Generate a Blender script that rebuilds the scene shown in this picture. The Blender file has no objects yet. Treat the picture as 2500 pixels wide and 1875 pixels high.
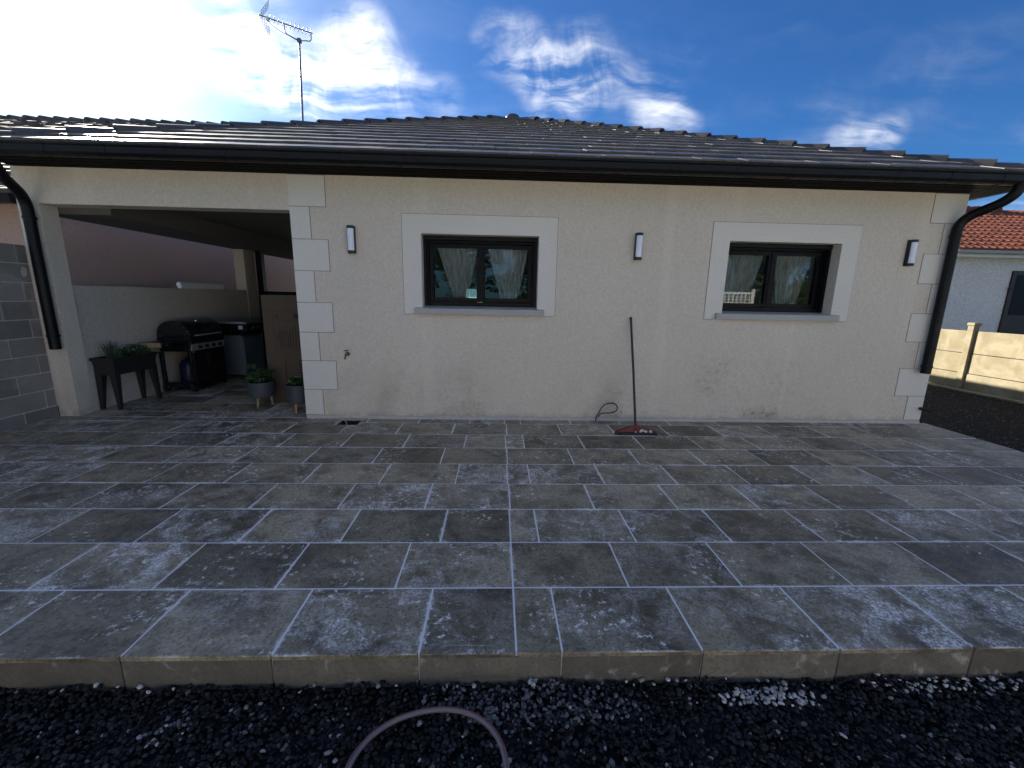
import bpy, bmesh, math, random
import numpy as np
from mathutils import Vector, Matrix

R = math.radians
rng = random.Random(7)
nrng = np.random.default_rng(11)
SC = bpy.context.scene
COL = SC.collection

# ------------------------------------------------------------------ camera
SUN_AZ, SUN_EL = -43.0, 24.0          # degrees, azimuth from +Y towards +X
F_PX, YAW, PITCH, ROLL = 1025.1, 0.036608, 0.202473, 0.019338
cam_d = bpy.data.cameras.new('camera')
cam_d.sensor_width = 36.0
cam_d.lens = F_PX / 2500.0 * 36.0
cam_d.clip_start = 0.02
cam_d.clip_end = 2000.0
cam_o = bpy.data.objects.new('camera', cam_d)
COL.objects.link(cam_o)
_f = Vector((math.sin(YAW)*math.cos(PITCH), math.cos(YAW)*math.cos(PITCH), -math.sin(PITCH)))
_r = Vector((math.cos(YAW), -math.sin(YAW), 0))
_u = _r.cross(_f)
_r2 = math.cos(ROLL)*_r + math.sin(ROLL)*_u
_u2 = -math.sin(ROLL)*_r + math.cos(ROLL)*_u
m = Matrix((( _r2.x, _u2.x, -_f.x, -0.096), (_r2.y, _u2.y, -_f.y, -1.500), (_r2.z, _u2.z, -_f.z, 1.465), (0, 0, 0, 1)))
cam_o.matrix_world = m
SC.camera = cam_o

# ------------------------------------------------------------------ sun, sky, exposure
sun_dir = Vector((math.sin(R(SUN_AZ))*math.cos(R(SUN_EL)), math.cos(R(SUN_AZ))*math.cos(R(SUN_EL)), math.sin(R(SUN_EL))))
sd = bpy.data.lights.new('sun', 'SUN')
sd.energy = 5.0
sd.angle = R(0.53)
sd.color = (1.0, 0.93, 0.82)
so = bpy.data.objects.new('sun', sd)
so.rotation_euler = (-sun_dir).to_track_quat('-Z', 'Y').to_euler()
so.location = sun_dir * 60
COL.objects.link(so)

SC.view_settings.view_transform = 'Standard'
SC.view_settings.look = 'None'
SC.view_settings.exposure = 1.7
SC.view_settings.gamma = 1.0
SC.view_settings.use_curve_mapping = False
SC.render.engine = 'CYCLES'
SC.cycles.use_denoising = True
SC.cycles.max_bounces = 8
SC.cycles.transparent_max_bounces = 12
SC.cycles.sample_clamp_indirect = 6.0


class NT:
    """tiny node-tree helper"""
    def __init__(s, tree):
        s.t = tree; s.n = tree.nodes; s.l = tree.links

    def node(s, typ, **kw):
        n = s.n.new(typ)
        for k, v in kw.items():
            setattr(n, k, v)
        return n

    def put(s, sock, v):
        if hasattr(v, 'is_output') or isinstance(v, bpy.types.NodeSocket):
            s.l.new(v, sock)
        elif v is not None:
            sock.default_value = v

    def math(s, op, a, b=None, c=None, clamp=False):
        n = s.node('ShaderNodeMath', operation=op, use_clamp=clamp)
        s.put(n.inputs[0], a)
        if b is not None: s.put(n.inputs[1], b)
        if c is not None: s.put(n.inputs[2], c)
        return n.outputs[0]

    def vmath(s, op, a, b=None, out=0):
        n = s.node('ShaderNodeVectorMath', operation=op)
        s.put(n.inputs[0], a)
        if b is not None:
            s.put(n.inputs[1] if op != 'SCALE' else n.inputs['Scale'], b)
        return n.outputs['Value'] if op in ('DOT_PRODUCT', 'LENGTH', 'DISTANCE') else n.outputs[0]

    def noise(s, vec, scale, detail=4, rough=0.55, dist=0.0, color=False):
        n = s.node('ShaderNodeTexNoise')
        s.put(n.inputs['Vector'], vec)
        n.inputs['Scale'].default_value = scale
        n.inputs['Detail'].default_value = detail
        n.inputs['Roughness'].default_value = rough
        n.inputs['Distortion'].default_value = dist
        return n.outputs['Color' if color else 0]

    def voro(s, vec, scale, feature='F1', out='Distance', rnd=1.0):
        n = s.node('ShaderNodeTexVoronoi', feature=feature)
        s.put(n.inputs['Vector'], vec)
        n.inputs['Scale'].default_value = scale
        n.inputs['Randomness'].default_value = rnd
        return n.outputs[out]

    def ramp(s, v, lo, hi, a=0.0, b=1.0, smooth=True):
        n = s.node('ShaderNodeMapRange', interpolation_type='SMOOTHSTEP' if smooth else 'LINEAR')
        s.put(n.inputs['Value'], v)
        for k, x in (('From Min', lo), ('From Max', hi), ('To Min', a), ('To Max', b)):
            s.put(n.inputs[k], x)
        return n.outputs[0]

    def mix(s, fac, a, b, blend='MIX'):
        n = s.node('ShaderNodeMix', data_type='RGBA', blend_type=blend)
        s.put(n.inputs[0], fac)
        for sock, v in ((n.inputs[6], a), (n.inputs[7], b)):
            s.put(sock, (v[0], v[1], v[2], 1) if isinstance(v, (tuple, list)) else v)
        return n.outputs[2]

    def scale(s, vec, k):
        n = s.node('ShaderNodeMapping')
        s.put(n.inputs['Vector'], vec)
        n.inputs['Scale'].default_value = k
        return n.outputs[0]


world = bpy.data.worlds.new('World')
SC.world = world
world.use_nodes = True
world.node_tree.nodes.clear()
W = NT(world.node_tree)


def pix_dir(u, v):
    """direction of a photo pixel (2500 px wide) from the camera"""
    dd = _f + (u-1250)/F_PX*_r2 - (v-937.5)/F_PX*_u2
    return tuple(dd.normalized())


def build_world():
    tc = W.node('ShaderNodeTexCoord').outputs['Generated']
    d = W.vmath('NORMALIZE', tc)
    sky = W.node('ShaderNodeTexSky', sky_type='NISHITA')
    sky.sun_disc = False
    sky.sun_elevation = R(SUN_EL)
    sky.sun_rotation = R(SUN_AZ)
    sky.air_density = 1.0
    sky.dust_density = 0.25
    sky.ozone_density = 2.2
    base = W.vmath('SCALE', sky.outputs[0], 0.05)
    # deepen the blue a little
    base = W.mix(1.0, base, (0.20, 0.46, 0.80), 'MULTIPLY')
    sep = W.node('ShaderNodeSeparateXYZ'); W.put(sep.inputs[0], d)
    x, y, z = sep.outputs
    zz = W.math('ADD', W.math('MAXIMUM', z, 0.0), 0.12)
    cmb = W.node('ShaderNodeCombineXYZ')
    W.put(cmb.inputs[0], W.math('DIVIDE', x, zz))
    W.put(cmb.inputs[1], W.math('DIVIDE', y, zz))
    wv = W.vmath('SUBTRACT', W.noise(d, 5.0, 3, 0.5, 0.0, color=True), (0.5, 0.5, 0.5))
    flat = W.vmath('ADD', cmb.outputs[0], W.vmath('SCALE', wv, 0.42))
    mp = W.node('ShaderNodeMapping')
    W.put(mp.inputs['Vector'], flat)
    mp.inputs['Location'].default_value = (3.3, 1.9, 0)
    mp.inputs['Rotation'].default_value = (0, 0, R(56))
    mp.inputs['Scale'].default_value = (0.65, 2.7, 1)
    n1 = W.noise(mp.outputs[0], 2.4, 9, 0.58, 0.15)
    n2 = W.noise(mp.outputs[0], 0.85, 3, 0.5, 0.6)
    n3 = W.noise(d, 11.0, 7, 0.6, 1.0)
    # cirrus tufts: direction, angular radius (deg), strength
    dens = W.math('MULTIPLY', W.ramp(n2, 0.36, 0.66), 1.0)  # broad cirrus, added outside the view to give brighter neutral fill
    # thin the added cirrus within the view: clear blue above the ridge
    clear = W.ramp(W.vmath('DOT_PRODUCT', d, pix_dir(1250, 240)), math.cos(R(58)), math.cos(R(44)), 1.0, 0.06)
    dens = W.math('MULTIPLY', dens, clear)
    for (cx, cy, cz), rad, s_ in CLOUDS:
        dot = W.vmath('DOT_PRODUCT', d, (cx, cy, cz))
        blob = W.ramp(dot, math.cos(R(rad*1.35)), math.cos(R(rad*0.15)), 0.0, s_*0.62)
        dens = W.math('ADD', dens, blob)
    wisp = W.ramp(W.math('ADD', W.math('MULTIPLY', n1, 0.66), W.math('MULTIPLY', n3, 0.34)), 0.39, 0.72)
    cl = W.math('MULTIPLY', W.math('MULTIPLY', wisp, dens), 0.85, clamp=True)
    cl = W.math('MULTIPLY', cl, W.ramp(z, 0.0, 0.08))
    # aureole of the sun seen through thin cirrus
    sdot = W.vmath('DOT_PRODUCT', d, tuple(sun_dir))
    ang = W.math('ARCCOSINE', W.math('MINIMUM', sdot, 0.99999))
    a1 = W.math('EXPONENT', W.math('MULTIPLY', ang, -1.0/R(6.5)))
    a2 = W.math('EXPONENT', W.math('MULTIPLY', ang, -1.0/R(13.0)))
    aur = W.math('ADD', W.math('MULTIPLY', a1, 1.15), W.math('MULTIPLY', a2, 0.05))
    aur = W.math('MULTIPLY', aur, W.math('ADD', 0.75, W.math('MULTIPLY', n1, 0.5)))
    ccol = W.vmath('SCALE', (1.0, 1.0, 1.0), W.math('ADD', 0.46, W.math('MULTIPLY', a2, 0.4)))
    c = W.mix(cl, base, ccol)
    c2 = W.vmath('ADD', c, W.vmath('SCALE', (1.0, 0.99, 0.95), aur))
    bg = W.node('ShaderNodeBackground')
    W.put(bg.inputs['Color'], c2)
    bg.inputs['Strength'].default_value = 1.0
    out = W.node('ShaderNodeOutputWorld')
    W.l.new(bg.outputs[0], out.inputs['Surface'])


CLOUDS = []
for u, v, rad, s_ in ((430, 30, 4, .35), (490, 55, 3.6, .6), (550, 95, 3.6, .8), (610, 140, 4, 1.0), (670, 175, 3.5, 1.0), (725, 205, 3, .8),
                      (905, 75, 2.2, .9), (880, 120, 3.2, 1.0), (850, 165, 3.8, 1.1), (800, 205, 3.5, 1.1), (750, 235, 2.6, .8), (930, 185, 3.6, 1.0),
                      (1000, 215, 2.6, .6), (1080, 232, 2.2, .45), (1215, 110, 2.6, .7), (1270, 130, 3.0, .8), (1315, 165, 3.0, .8), (1385, 140, 2.8, .6),
                      (1440, 118, 2.4, .45), (1345, 205, 3.2, .9), (1420, 185, 3.0, 1.0), (1490, 195, 2.4, .9), (1550, 205, 1.8, .7), (1400, 232, 2.4, .7),
                      (1590, 250, 2.4, .7), (1620, 285, 2.8, .9), (1650, 318, 2.4, .6), (2075, 335, 1.8, .55), (2120, 345, 1.9, .6), (2165, 320, 1.5, .6),
                      (2000, 330, 3.0, .12), (2250, 150, 2.6, .08), (2350, 150, 2.6, .07), (2450, 140, 2.6, .07), (640, 60, 3, .4)):
    CLOUDS.append((pix_dir(u, v), rad, s_))
build_world()

# ------------------------------------------------------------------ materials
MAT = {}


def mat(name):
    mm = bpy.data.materials.new(name)
    mm.use_nodes = True
    t = NT(mm.node_tree)
    b = mm.node_tree.nodes['Principled BSDF']
    MAT[name] = mm
    return mm, t, b


def plain(name, col, rough=0.6, metal=0.0, var=0.12, nscale=25.0, bump=0.0, bscale=200.0, spec=None):
    mm, t, b = mat(name)
    co = t.node('ShaderNodeTexCoord').outputs['Object']
    n = t.noise(co, nscale, 4, 0.6)
    lo = tuple(c*(1-var) for c in col); hi = tuple(min(1, c*(1+var)) for c in col)
    t.put(b.inputs['Base Color'], t.mix(n, lo, hi))
    t.put(b.inputs['Roughness'], t.ramp(t.noise(co, nscale*2.3, 3), 0.3, 0.7, max(0.03, rough-0.08), min(1, rough+0.08)))
    b.inputs['Metallic'].default_value = metal
    if spec is not None: b.inputs['Specular IOR Level'].default_value = spec
    if bump:
        bn = t.node('ShaderNodeBump'); bn.inputs['Strength'].default_value = bump; bn.inputs['Distance'].default_value = 0.002
        t.put(bn.inputs['Height'], t.noise(co, bscale, 3, 0.6))
        t.put(b.inputs['Normal'], bn.outputs[0])
    return mm


def geo_pos(t):
    return t.node('ShaderNodeNewGeometry').outputs['Position']


def make_render_wall(name, col, stain_and_light=False, speck=0.24, dist=0.004):
    mm, t, b = mat(name)
    p = geo_pos(t)
    big = t.noise(p, 0.7, 4, 0.5)
    fine = t.noise(p, 170, 3, 0.7)
    mid = t.noise(p, 42, 4, 0.65)
    c = t.mix(big, tuple(x*0.90 for x in col), tuple(x*1.07 for x in col))
    g = t.ramp(t.math('ADD', t.math('MULTIPLY', fine, 0.6), t.math('MULTIPLY', mid, 0.4)), 0.34, 0.66, 1-speck, 1+speck*0.6)
    c = t.mix(1.0, c, t.vmath('SCALE', (1, 1, 1), g), 'MULTIPLY')
    if stain_and_light:
        sp = t.node('ShaderNodeSeparateXYZ'); t.put(sp.inputs[0], p)
        X, Y, Z = sp.outputs
        low = t.ramp(Z, 0.95, 0.10)
        # damp, mould-speckled patches near the ground, with edges of their own
        area = t.ramp(t.noise(p, 1.15, 4, 0.55, 0.4), 0.46, 0.66)
        d1 = t.math('MULTIPLY', t.ramp(t.math('ABSOLUTE', t.math('SUBTRACT', X, 3.05)), 1.45, 0.3), t.ramp(Z, 1.05, 0.55))
        d2 = t.math('MULTIPLY', t.ramp(t.math('ABSOLUTE', t.math('SUBTRACT', X, -0.75)), 1.1, 0.2), t.ramp(Z, 0.75, 0.25))
        d3 = t.math('MULTIPLY', t.ramp(t.math('ABSOLUTE', t.math('SUBTRACT', X, 1.6)), 0.8, 0.1), t.ramp(Z, 0.6, 0.2))
        zone = t.math('MAXIMUM', t.math('MAXIMUM', d1, d2), d3)
        blot = t.ramp(t.noise(p, 21, 3, 0.55), 0.53, 0.66)
        sm = t.ramp(t.noise(p, 75, 3, 0.6), 0.52, 0.68)
        dots = t.math('MULTIPLY', t.math('ADD', t.math('MULTIPLY', blot, 0.55), t.math('MULTIPLY', sm, 0.55), clamp=True), zone)
        dots = t.math('MULTIPLY', dots, t.math('ADD', 0.35, area))
        c = t.mix(t.math('MULTIPLY', dots, 0.72, clamp=True), c, (0.14, 0.125, 0.10))
        wash = t.math('MULTIPLY', low, area)
        c = t.mix(t.math('MULTIPLY', wash, 0.34), c, (0.30, 0.25, 0.18))
        # pale vertical streaks: reflected light painted into the wall colour
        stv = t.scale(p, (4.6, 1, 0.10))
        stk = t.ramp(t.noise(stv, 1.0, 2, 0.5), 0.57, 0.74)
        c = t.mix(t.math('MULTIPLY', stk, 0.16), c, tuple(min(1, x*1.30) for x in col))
        foot = t.math('MULTIPLY', t.ramp(Z, 0.11, 0.03), t.ramp(t.noise(p, 14, 3), 0.35, 0.6))
        c = t.mix(t.math('MULTIPLY', foot, 0.5), c, (0.33, 0.29, 0.23))
    t.put(b.inputs['Base Color'], c)
    b.inputs['Roughness'].default_value = 0.95
    b.inputs['Specular IOR Level'].default_value = 0.2
    bn = t.node('ShaderNodeBump'); bn.inputs['Strength'].default_value = 0.55; bn.inputs['Distance'].default_value = dist
    t.put(bn.inputs['Height'], t.math('ADD', t.math('MULTIPLY', fine, 0.6), t.math('MULTIPLY', mid, 0.6)))
    t.put(b.inputs['Normal'], bn.outputs[0])
    return mm


make_render_wall('render', (0.690, 0.622, 0.520), stain_and_light=True, speck=0.17)
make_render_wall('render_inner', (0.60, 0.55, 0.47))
make_render_wall('surround', (0.745, 0.710, 0.635), speck=0.10, dist=0.0012)
make_render_wall('bounce_white_render', (0.76, 0.74, 0.70))
make_render_wall('pink_render', (0.60, 0.44, 0.38))
make_render_wall('grey_roughcast', (0.86, 0.80, 0.74), speck=0.5, dist=0.02)
plain('scored_joint', (0.24, 0.21, 0.165), 0.95)
plain('sill_stone', (0.42, 0.415, 0.39), 0.8, bump=0.3)
plain('skirt_mortar', (0.50, 0.475, 0.43), 0.95, var=0.3, nscale=18, bump=0.8, bscale=60)
plain('anthracite', (0.008, 0.0082, 0.010), 0.42, var=0.2, spec=0.2)
plain('frame_black', (0.0045, 0.0048, 0.0065), 0.42, var=0.2, spec=0.15)
plain('gutter_black', (0.006, 0.0063, 0.0075), 0.45, var=0.25, nscale=6, spec=0.22)
plain('soffit_dark', (0.0010, 0.0013, 0.0024), 0.6, var=0.2, spec=0.03)
plain('lamp_black', (0.010, 0.010, 0.011), 0.4)
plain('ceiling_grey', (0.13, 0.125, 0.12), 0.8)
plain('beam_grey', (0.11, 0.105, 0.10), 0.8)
plain('interior', (0.10, 0.095, 0.09), 0.9)
plain('wood_leg', (0.40, 0.26, 0.13), 0.6, nscale=40, var=0.3)
plain('pot_grey', (0.055, 0.062, 0.075), 0.55, var=0.3)
plain('resin_brown', (0.022, 0.019, 0.019), 0.55, var=0.25)
plain('soil', (0.025, 0.018, 0.013), 0.95, var=0.5, bump=1.0, bscale=80)
plain('bbq_black', (0.009, 0.009, 0.010), 0.32)
plain('bbq_lid', (0.012, 0.012, 0.013), 0.28)
plain('steel', (0.45, 0.45, 0.46), 0.3, metal=1.0)
plain('panel_grey', (0.30, 0.30, 0.31), 0.5, metal=0.2)
plain('shelf_wood', (0.33, 0.23, 0.13), 0.6, var=0.3)
plain('gas_blue', (0.006, 0.011, 0.034), 0.4)
plain('cart_grey', (0.11, 0.145, 0.165), 0.5)
plain('label_white', (0.6, 0.62, 0.65), 0.6)
plain('cardboard', (0.10, 0.074, 0.05), 0.85, var=0.08)
plain('print_ink', (0.035, 0.028, 0.02), 0.8)
plain('rubber', (0.012, 0.012, 0.012), 0.75)
plain('brass', (0.16, 0.12, 0.07), 0.45, metal=0.8)
plain('red_paint', (0.14, 0.010, 0.016), 0.45, var=0.4, nscale=60)
plain('handle_dark', (0.030, 0.026, 0.022), 0.55, var=0.4)
plain('antenna_metal', (0.20, 0.20, 0.21), 0.38, metal=0.9)
plain('zinc', (0.45, 0.45, 0.46), 0.45, metal=0.5)
plain('white_paint', (0.80, 0.80, 0.78), 0.5)
plain('door_brown', (0.035, 0.018, 0.012), 0.5)
plain('batten_white', (0.80, 0.82, 0.86), 0.4)


def make_diffuser():
    mm, t, b = mat('diffuser')
    b.inputs['Base Color'].default_value = (0.80, 0.84, 0.92, 1)
    b.inputs['Roughness'].default_value = 0.35
    b.inputs['Subsurface Weight'].default_value = 0.3
    b.inputs['Subsurface Radius'].default_value = (0.02, 0.02, 0.02)


def make_glass():
    mm, t, b = mat('glass')
    mm.node_tree.nodes.remove(b)
    tr = t.node('ShaderNodeBsdfTransparent'); tr.inputs[0].default_value = (0.86, 0.89, 0.88, 1)
    gl = t.node('ShaderNodeBsdfGlossy'); gl.inputs['Roughness'].default_value = 0.0
    fr = t.node('ShaderNodeFresnel'); fr.inputs['IOR'].default_value = 1.5
    mx = t.node('ShaderNodeMixShader')
    t.put(mx.inputs[0], t.math('MULTIPLY_ADD', fr.outputs[0], 1.15, 0.0, clamp=True))
    t.l.new(tr.outputs[0], mx.inputs[1]); t.l.new(gl.outputs[0], mx.inputs[2])
    t.l.new(mx.outputs[0], mm.node_tree.nodes['Material Output'].inputs[0])


def make_curtain():
    mm, t, b = mat('sheer')
    mm.node_tree.nodes.remove(b)
    p = geo_pos(t)
    df = t.node('ShaderNodeBsdfDiffuse'); df.inputs[0].default_value = (0.85, 0.86, 0.88, 1)
    tl = t.node('ShaderNodeBsdfTranslucent'); tl.inputs[0].default_value = (0.8, 0.8, 0.82, 1)
    ad = t.node('ShaderNodeMixShader'); ad.inputs[0].default_value = 0.4
    t.l.new(df.outputs[0], ad.inputs[1]); t.l.new(tl.outputs[0], ad.inputs[2])
    tr = t.node('ShaderNodeBsdfTransparent')
    mx = t.node('ShaderNodeMixShader')
    t.put(mx.inputs[0], t.ramp(t.noise(t.scale(p, (1, 1, 0.15)), 55, 3), 0.3, 0.7, 0.48, 0.80))
    t.l.new(tr.outputs[0], mx.inputs[1]); t.l.new(ad.outputs[0], mx.inputs[2])
    t.l.new(mx.outputs[0], mm.node_tree.nodes['Material Output'].inputs[0])


def make_tile(name, riser=False):
    """brown-grey limestone flags with cement bloom"""
    mm, t, b = mat(name)
    p = geo_pos(t)
    oi = t.node('ShaderNodeObjectInfo')
    rnd = oi.outputs['Random']
    off = t.vmath('SCALE', (37.0, 17.0, 5.0), rnd)
    q = t.vmath('ADD', p, off)
    n_big = t.noise(q, 3.2, 6, 0.62, 0.5)
    n_mid = t.noise(q, 11, 6, 0.65, 0.3)
    n_fine = t.noise(q, 60, 4, 0.65)
    c = t.mix(t.ramp(n_big, 0.36, 0.64), (0.150, 0.122, 0.076), (0.395, 0.330, 0.215))
    c = t.mix(t.math('MULTIPLY', t.ramp(n_mid, 0.42, 0.66), 0.55), c, (0.46, 0.395, 0.275))
    c = t.mix(t.math('MULTIPLY', t.ramp(n_fine, 0.46, 0.66), 0.62), c, (0.072, 0.055, 0.039))
    tone = t.ramp(t.math('FRACT', t.math('MULTIPLY', rnd, 7.31)), 0, 1, 0.62, 1.28, smooth=False)
    c = t.mix(1.0, c, t.vmath('SCALE', (1, 1, 1), tone), 'MULTIPLY')
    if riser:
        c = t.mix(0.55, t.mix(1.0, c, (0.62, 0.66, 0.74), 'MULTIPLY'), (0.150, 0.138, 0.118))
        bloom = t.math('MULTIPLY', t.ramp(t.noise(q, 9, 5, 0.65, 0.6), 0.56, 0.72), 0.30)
    else:
        # veil of cement haze: cloudy, stronger on some flags and along the joints
        ob = t.node('ShaderNodeTexCoord').outputs['Object']
        s = t.node('ShaderNodeSeparateXYZ'); t.put(s.inputs[0], ob)
        ax = t.node('ShaderNodeAttribute', attribute_type='OBJECT', attribute_name='half_x')
        ay = t.node('ShaderNodeAttribute', attribute_type='OBJECT', attribute_name='half_y')
        ex = t.math('SUBTRACT', ax.outputs['Fac'], t.math('ABSOLUTE', s.outputs[0]))
        ey = t.math('SUBTRACT', ay.outputs['Fac'], t.math('ABSOLUTE', s.outputs[1]))
        e = t.math('MINIMUM', ex, ey)
        edge = t.ramp(t.math('ADD', e, t.math('MULTIPLY', t.math('SUBTRACT', t.noise(q, 40, 4, 0.7), 0.5), 0.05)), 0.012, 0.0)
        edge2 = t.math('MULTIPLY', edge, t.ramp(t.noise(p, 2.6, 3), 0.46, 0.66))
        per = t.ramp(t.math('FRACT', t.math('MULTIPLY', rnd, 3.77)), 0.30, 1.0, 0.04, 1.15)
        cloud = t.math('MULTIPLY', t.ramp(t.noise(q, 5.5, 9, 0.76, 0.8), 0.44, 0.62), per)
        zone = t.ramp(t.noise(p, 0.75, 3, 0.5), 0.38, 0.66)
        cloud = t.math('MULTIPLY', cloud, t.math('ADD', 0.40, t.math('MULTIPLY', zone, 0.85)))
        brk = t.ramp(t.noise(q, 70, 5, 0.75), 0.46, 0.56)
        cloud = t.math('MULTIPLY', cloud, t.math('ADD', 0.18, t.math('MULTIPLY', brk, 0.82)))
        # crisp white flecks, in drifts
        fl = t.ramp(t.noise(q, 26, 9, 0.80, 0.15), 0.552, 0.592)
        drift = t.ramp(t.noise(q, 3.0, 5, 0.62), 0.48, 0.61)
        fleck = t.math('MULTIPLY', fl, drift)
        dot = t.math('MULTIPLY', t.ramp(t.voro(q, 46), 0.17, 0.09), t.ramp(t.noise(q, 8, 2), 0.50, 0.62))
        # trowel / squeegee swipes
        sw = t.node('ShaderNodeMapping'); t.put(sw.inputs['Vector'], q)
        sw.inputs['Rotation'].default_value = (0, 0, R(23)); sw.inputs['Scale'].default_value = (1.6, 22, 1)
        swipe = t.math('MULTIPLY', t.ramp(t.noise(sw.outputs[0], 1.0, 4, 0.6), 0.60, 0.74), t.ramp(t.noise(q, 1.9, 2), 0.53, 0.66))
        bloom = t.math('ADD', t.math('MULTIPLY', cloud, 1.15), t.math('MULTIPLY', edge2, 0.80))
        bloom = t.math('ADD', bloom, t.math('MULTIPLY', fleck, 0.95))
        bloom = t.math('ADD', bloom, t.math('MULTIPLY', dot, 0.5))
        bloom = t.math('ADD', bloom, t.math('MULTIPLY', swipe, 0.40), clamp=True)
        nz = t.node('ShaderNodeSeparateXYZ'); t.put(nz.inputs[0], t.node('ShaderNodeNewGeometry').outputs['True Normal'])
        bloom = t.math('MULTIPLY', bloom, t.ramp(nz.outputs[2], 0.3, 0.9))
    c = t.mix(bloom, c, (0.93, 0.89, 0.83))
    t.put(b.inputs['Base Color'], c)
    t.put(b.inputs['Roughness'], t.ramp(t.math('ADD', n_mid, t.math('MULTIPLY', bloom, 0.5)), 0.3, 0.9, 0.44, 0.70))
    b.inputs['Specular IOR Level'].default_value = 0.38
    bn = t.node('ShaderNodeBump'); bn.inputs['Strength'].default_value = 0.35; bn.inputs['Distance'].default_value = 0.003
    t.put(bn.inputs['Height'], t.math('ADD', t.math('MULTIPLY', n_mid, 1.0), t.math('MULTIPLY', n_fine, 0.5)))
    t.put(b.inputs['Normal'], bn.outputs[0])


def make_grout():
    mm, t, b = mat('grout')
    p = geo_pos(t)
    n = t.noise(p, 30, 4, 0.6)
    t.put(b.inputs['Base Color'], t.mix(n, (0.82, 0.81, 0.80), (0.95, 0.945, 0.935)))
    b.inputs['Roughness'].default_value = 0.95


def make_rooftile():
    mm, t, b = mat('roof_tile')
    p = geo_pos(t)
    rnd = t.node('ShaderNodeObjectInfo').outputs['Random']
    n = t.noise(p, 22, 4, 0.6)
    c = t.mix(n, (0.030, 0.027, 0.024), (0.072, 0.065, 0.057))
    c = t.mix(1.0, c, t.vmath('SCALE', (1, 1, 1), t.math('ADD', 0.75, t.math('MULTIPLY', rnd, 0.5))), 'MULTIPLY')
    t.put(b.inputs['Base Color'], c)
    t.put(b.inputs['Roughness'], t.ramp(t.math('ADD', t.math('MULTIPLY', rnd, 0.5), t.math('MULTIPLY', n, 0.5)), 0.2, 0.8, 0.32, 0.52))
    b.inputs['Specular IOR Level'].default_value = 0.9
    bn = t.node('ShaderNodeBump'); bn.inputs['Strength'].default_value = 0.4; bn.inputs['Distance'].default_value = 0.002
    t.put(bn.inputs['Height'], t.noise(p, 120, 4, 0.7))
    t.put(b.inputs['Normal'], bn.outputs[0])


def make_clay(name, a, bcol, rough=0.7):
    mm, t, b = mat(name)
    p = geo_pos(t)
    v = t.voro(t.scale(p, (4.6, 3.2, 3.2)), 1.0, out='Color')
    sp = t.node('ShaderNodeSeparateXYZ'); t.put(sp.inputs[0], v)
    n = t.noise(p, 6, 4, 0.6)
    c = t.mix(sp.outputs[0], a, bcol)
    c = t.mix(t.math('MULTIPLY', t.ramp(n, 0.45, 0.7), 0.6), c, tuple(x*0.35 for x in a))
    t.put(b.inputs['Base Color'], c)
    b.inputs['Roughness'].default_value = rough


def make_block():
    mm, t, b = mat('concrete_block')
    p = geo_pos(t)
    rnd = t.node('ShaderNodeObjectInfo').outputs['Random']
    n = t.noise(p, 5, 5, 0.6); f = t.noise(p, 90, 4, 0.7)
    c = t.mix(n, (0.17, 0.155, 0.135), (0.30, 0.275, 0.24))
    c = t.mix(1.0, c, t.vmath('SCALE', (1, 1, 1), t.math('ADD', 0.78, t.math('MULTIPLY', rnd, 0.45))), 'MULTIPLY')
    smear = t.ramp(t.noise(p, 3.0, 4, 0.6, 0.3), 0.56, 0.74)
    c = t.mix(t.math('MULTIPLY', smear, 0.7), c, (0.40, 0.39, 0.375))
    t.put(b.inputs['Base Color'], c)
    b.inputs['Roughness'].default_value = 0.95
    bn = t.node('ShaderNodeBump'); bn.inputs['Strength'].default_value = 0.8; bn.inputs['Distance'].default_value = 0.004
    t.put(bn.inputs['Height'], f); t.put(b.inputs['Normal'], bn.outputs[0])


def make_fence_concrete():
    mm, t, b = mat('fence_concrete')
    p = geo_pos(t)
    n = t.noise(p, 3.0, 5, 0.6, 0.5); f = t.noise(p, 30, 4, 0.65)
    c = t.mix(t.ramp(n, 0.35, 0.68), (0.20, 0.17, 0.10), (0.285, 0.25, 0.165))
    lich = t.math('MULTIPLY', t.ramp(t.noise(p, 6.5, 5, 0.65, 0.8), 0.50, 0.66), t.ramp(f, 0.35, 0.6))
    c = t.mix(t.math('MULTIPLY', lich, 0.55), c, (0.25, 0.20, 0.10))
    t.put(b.inputs['Base Color'], c)
    b.inputs['Roughness'].default_value = 0.95
    bn = t.node('ShaderNodeBump'); bn.inputs['Strength'].default_value = 0.6; bn.inputs['Distance'].default_value = 0.004
    t.put(bn.inputs['Height'], f); t.put(b.inputs['Normal'], bn.outputs[0])


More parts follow.
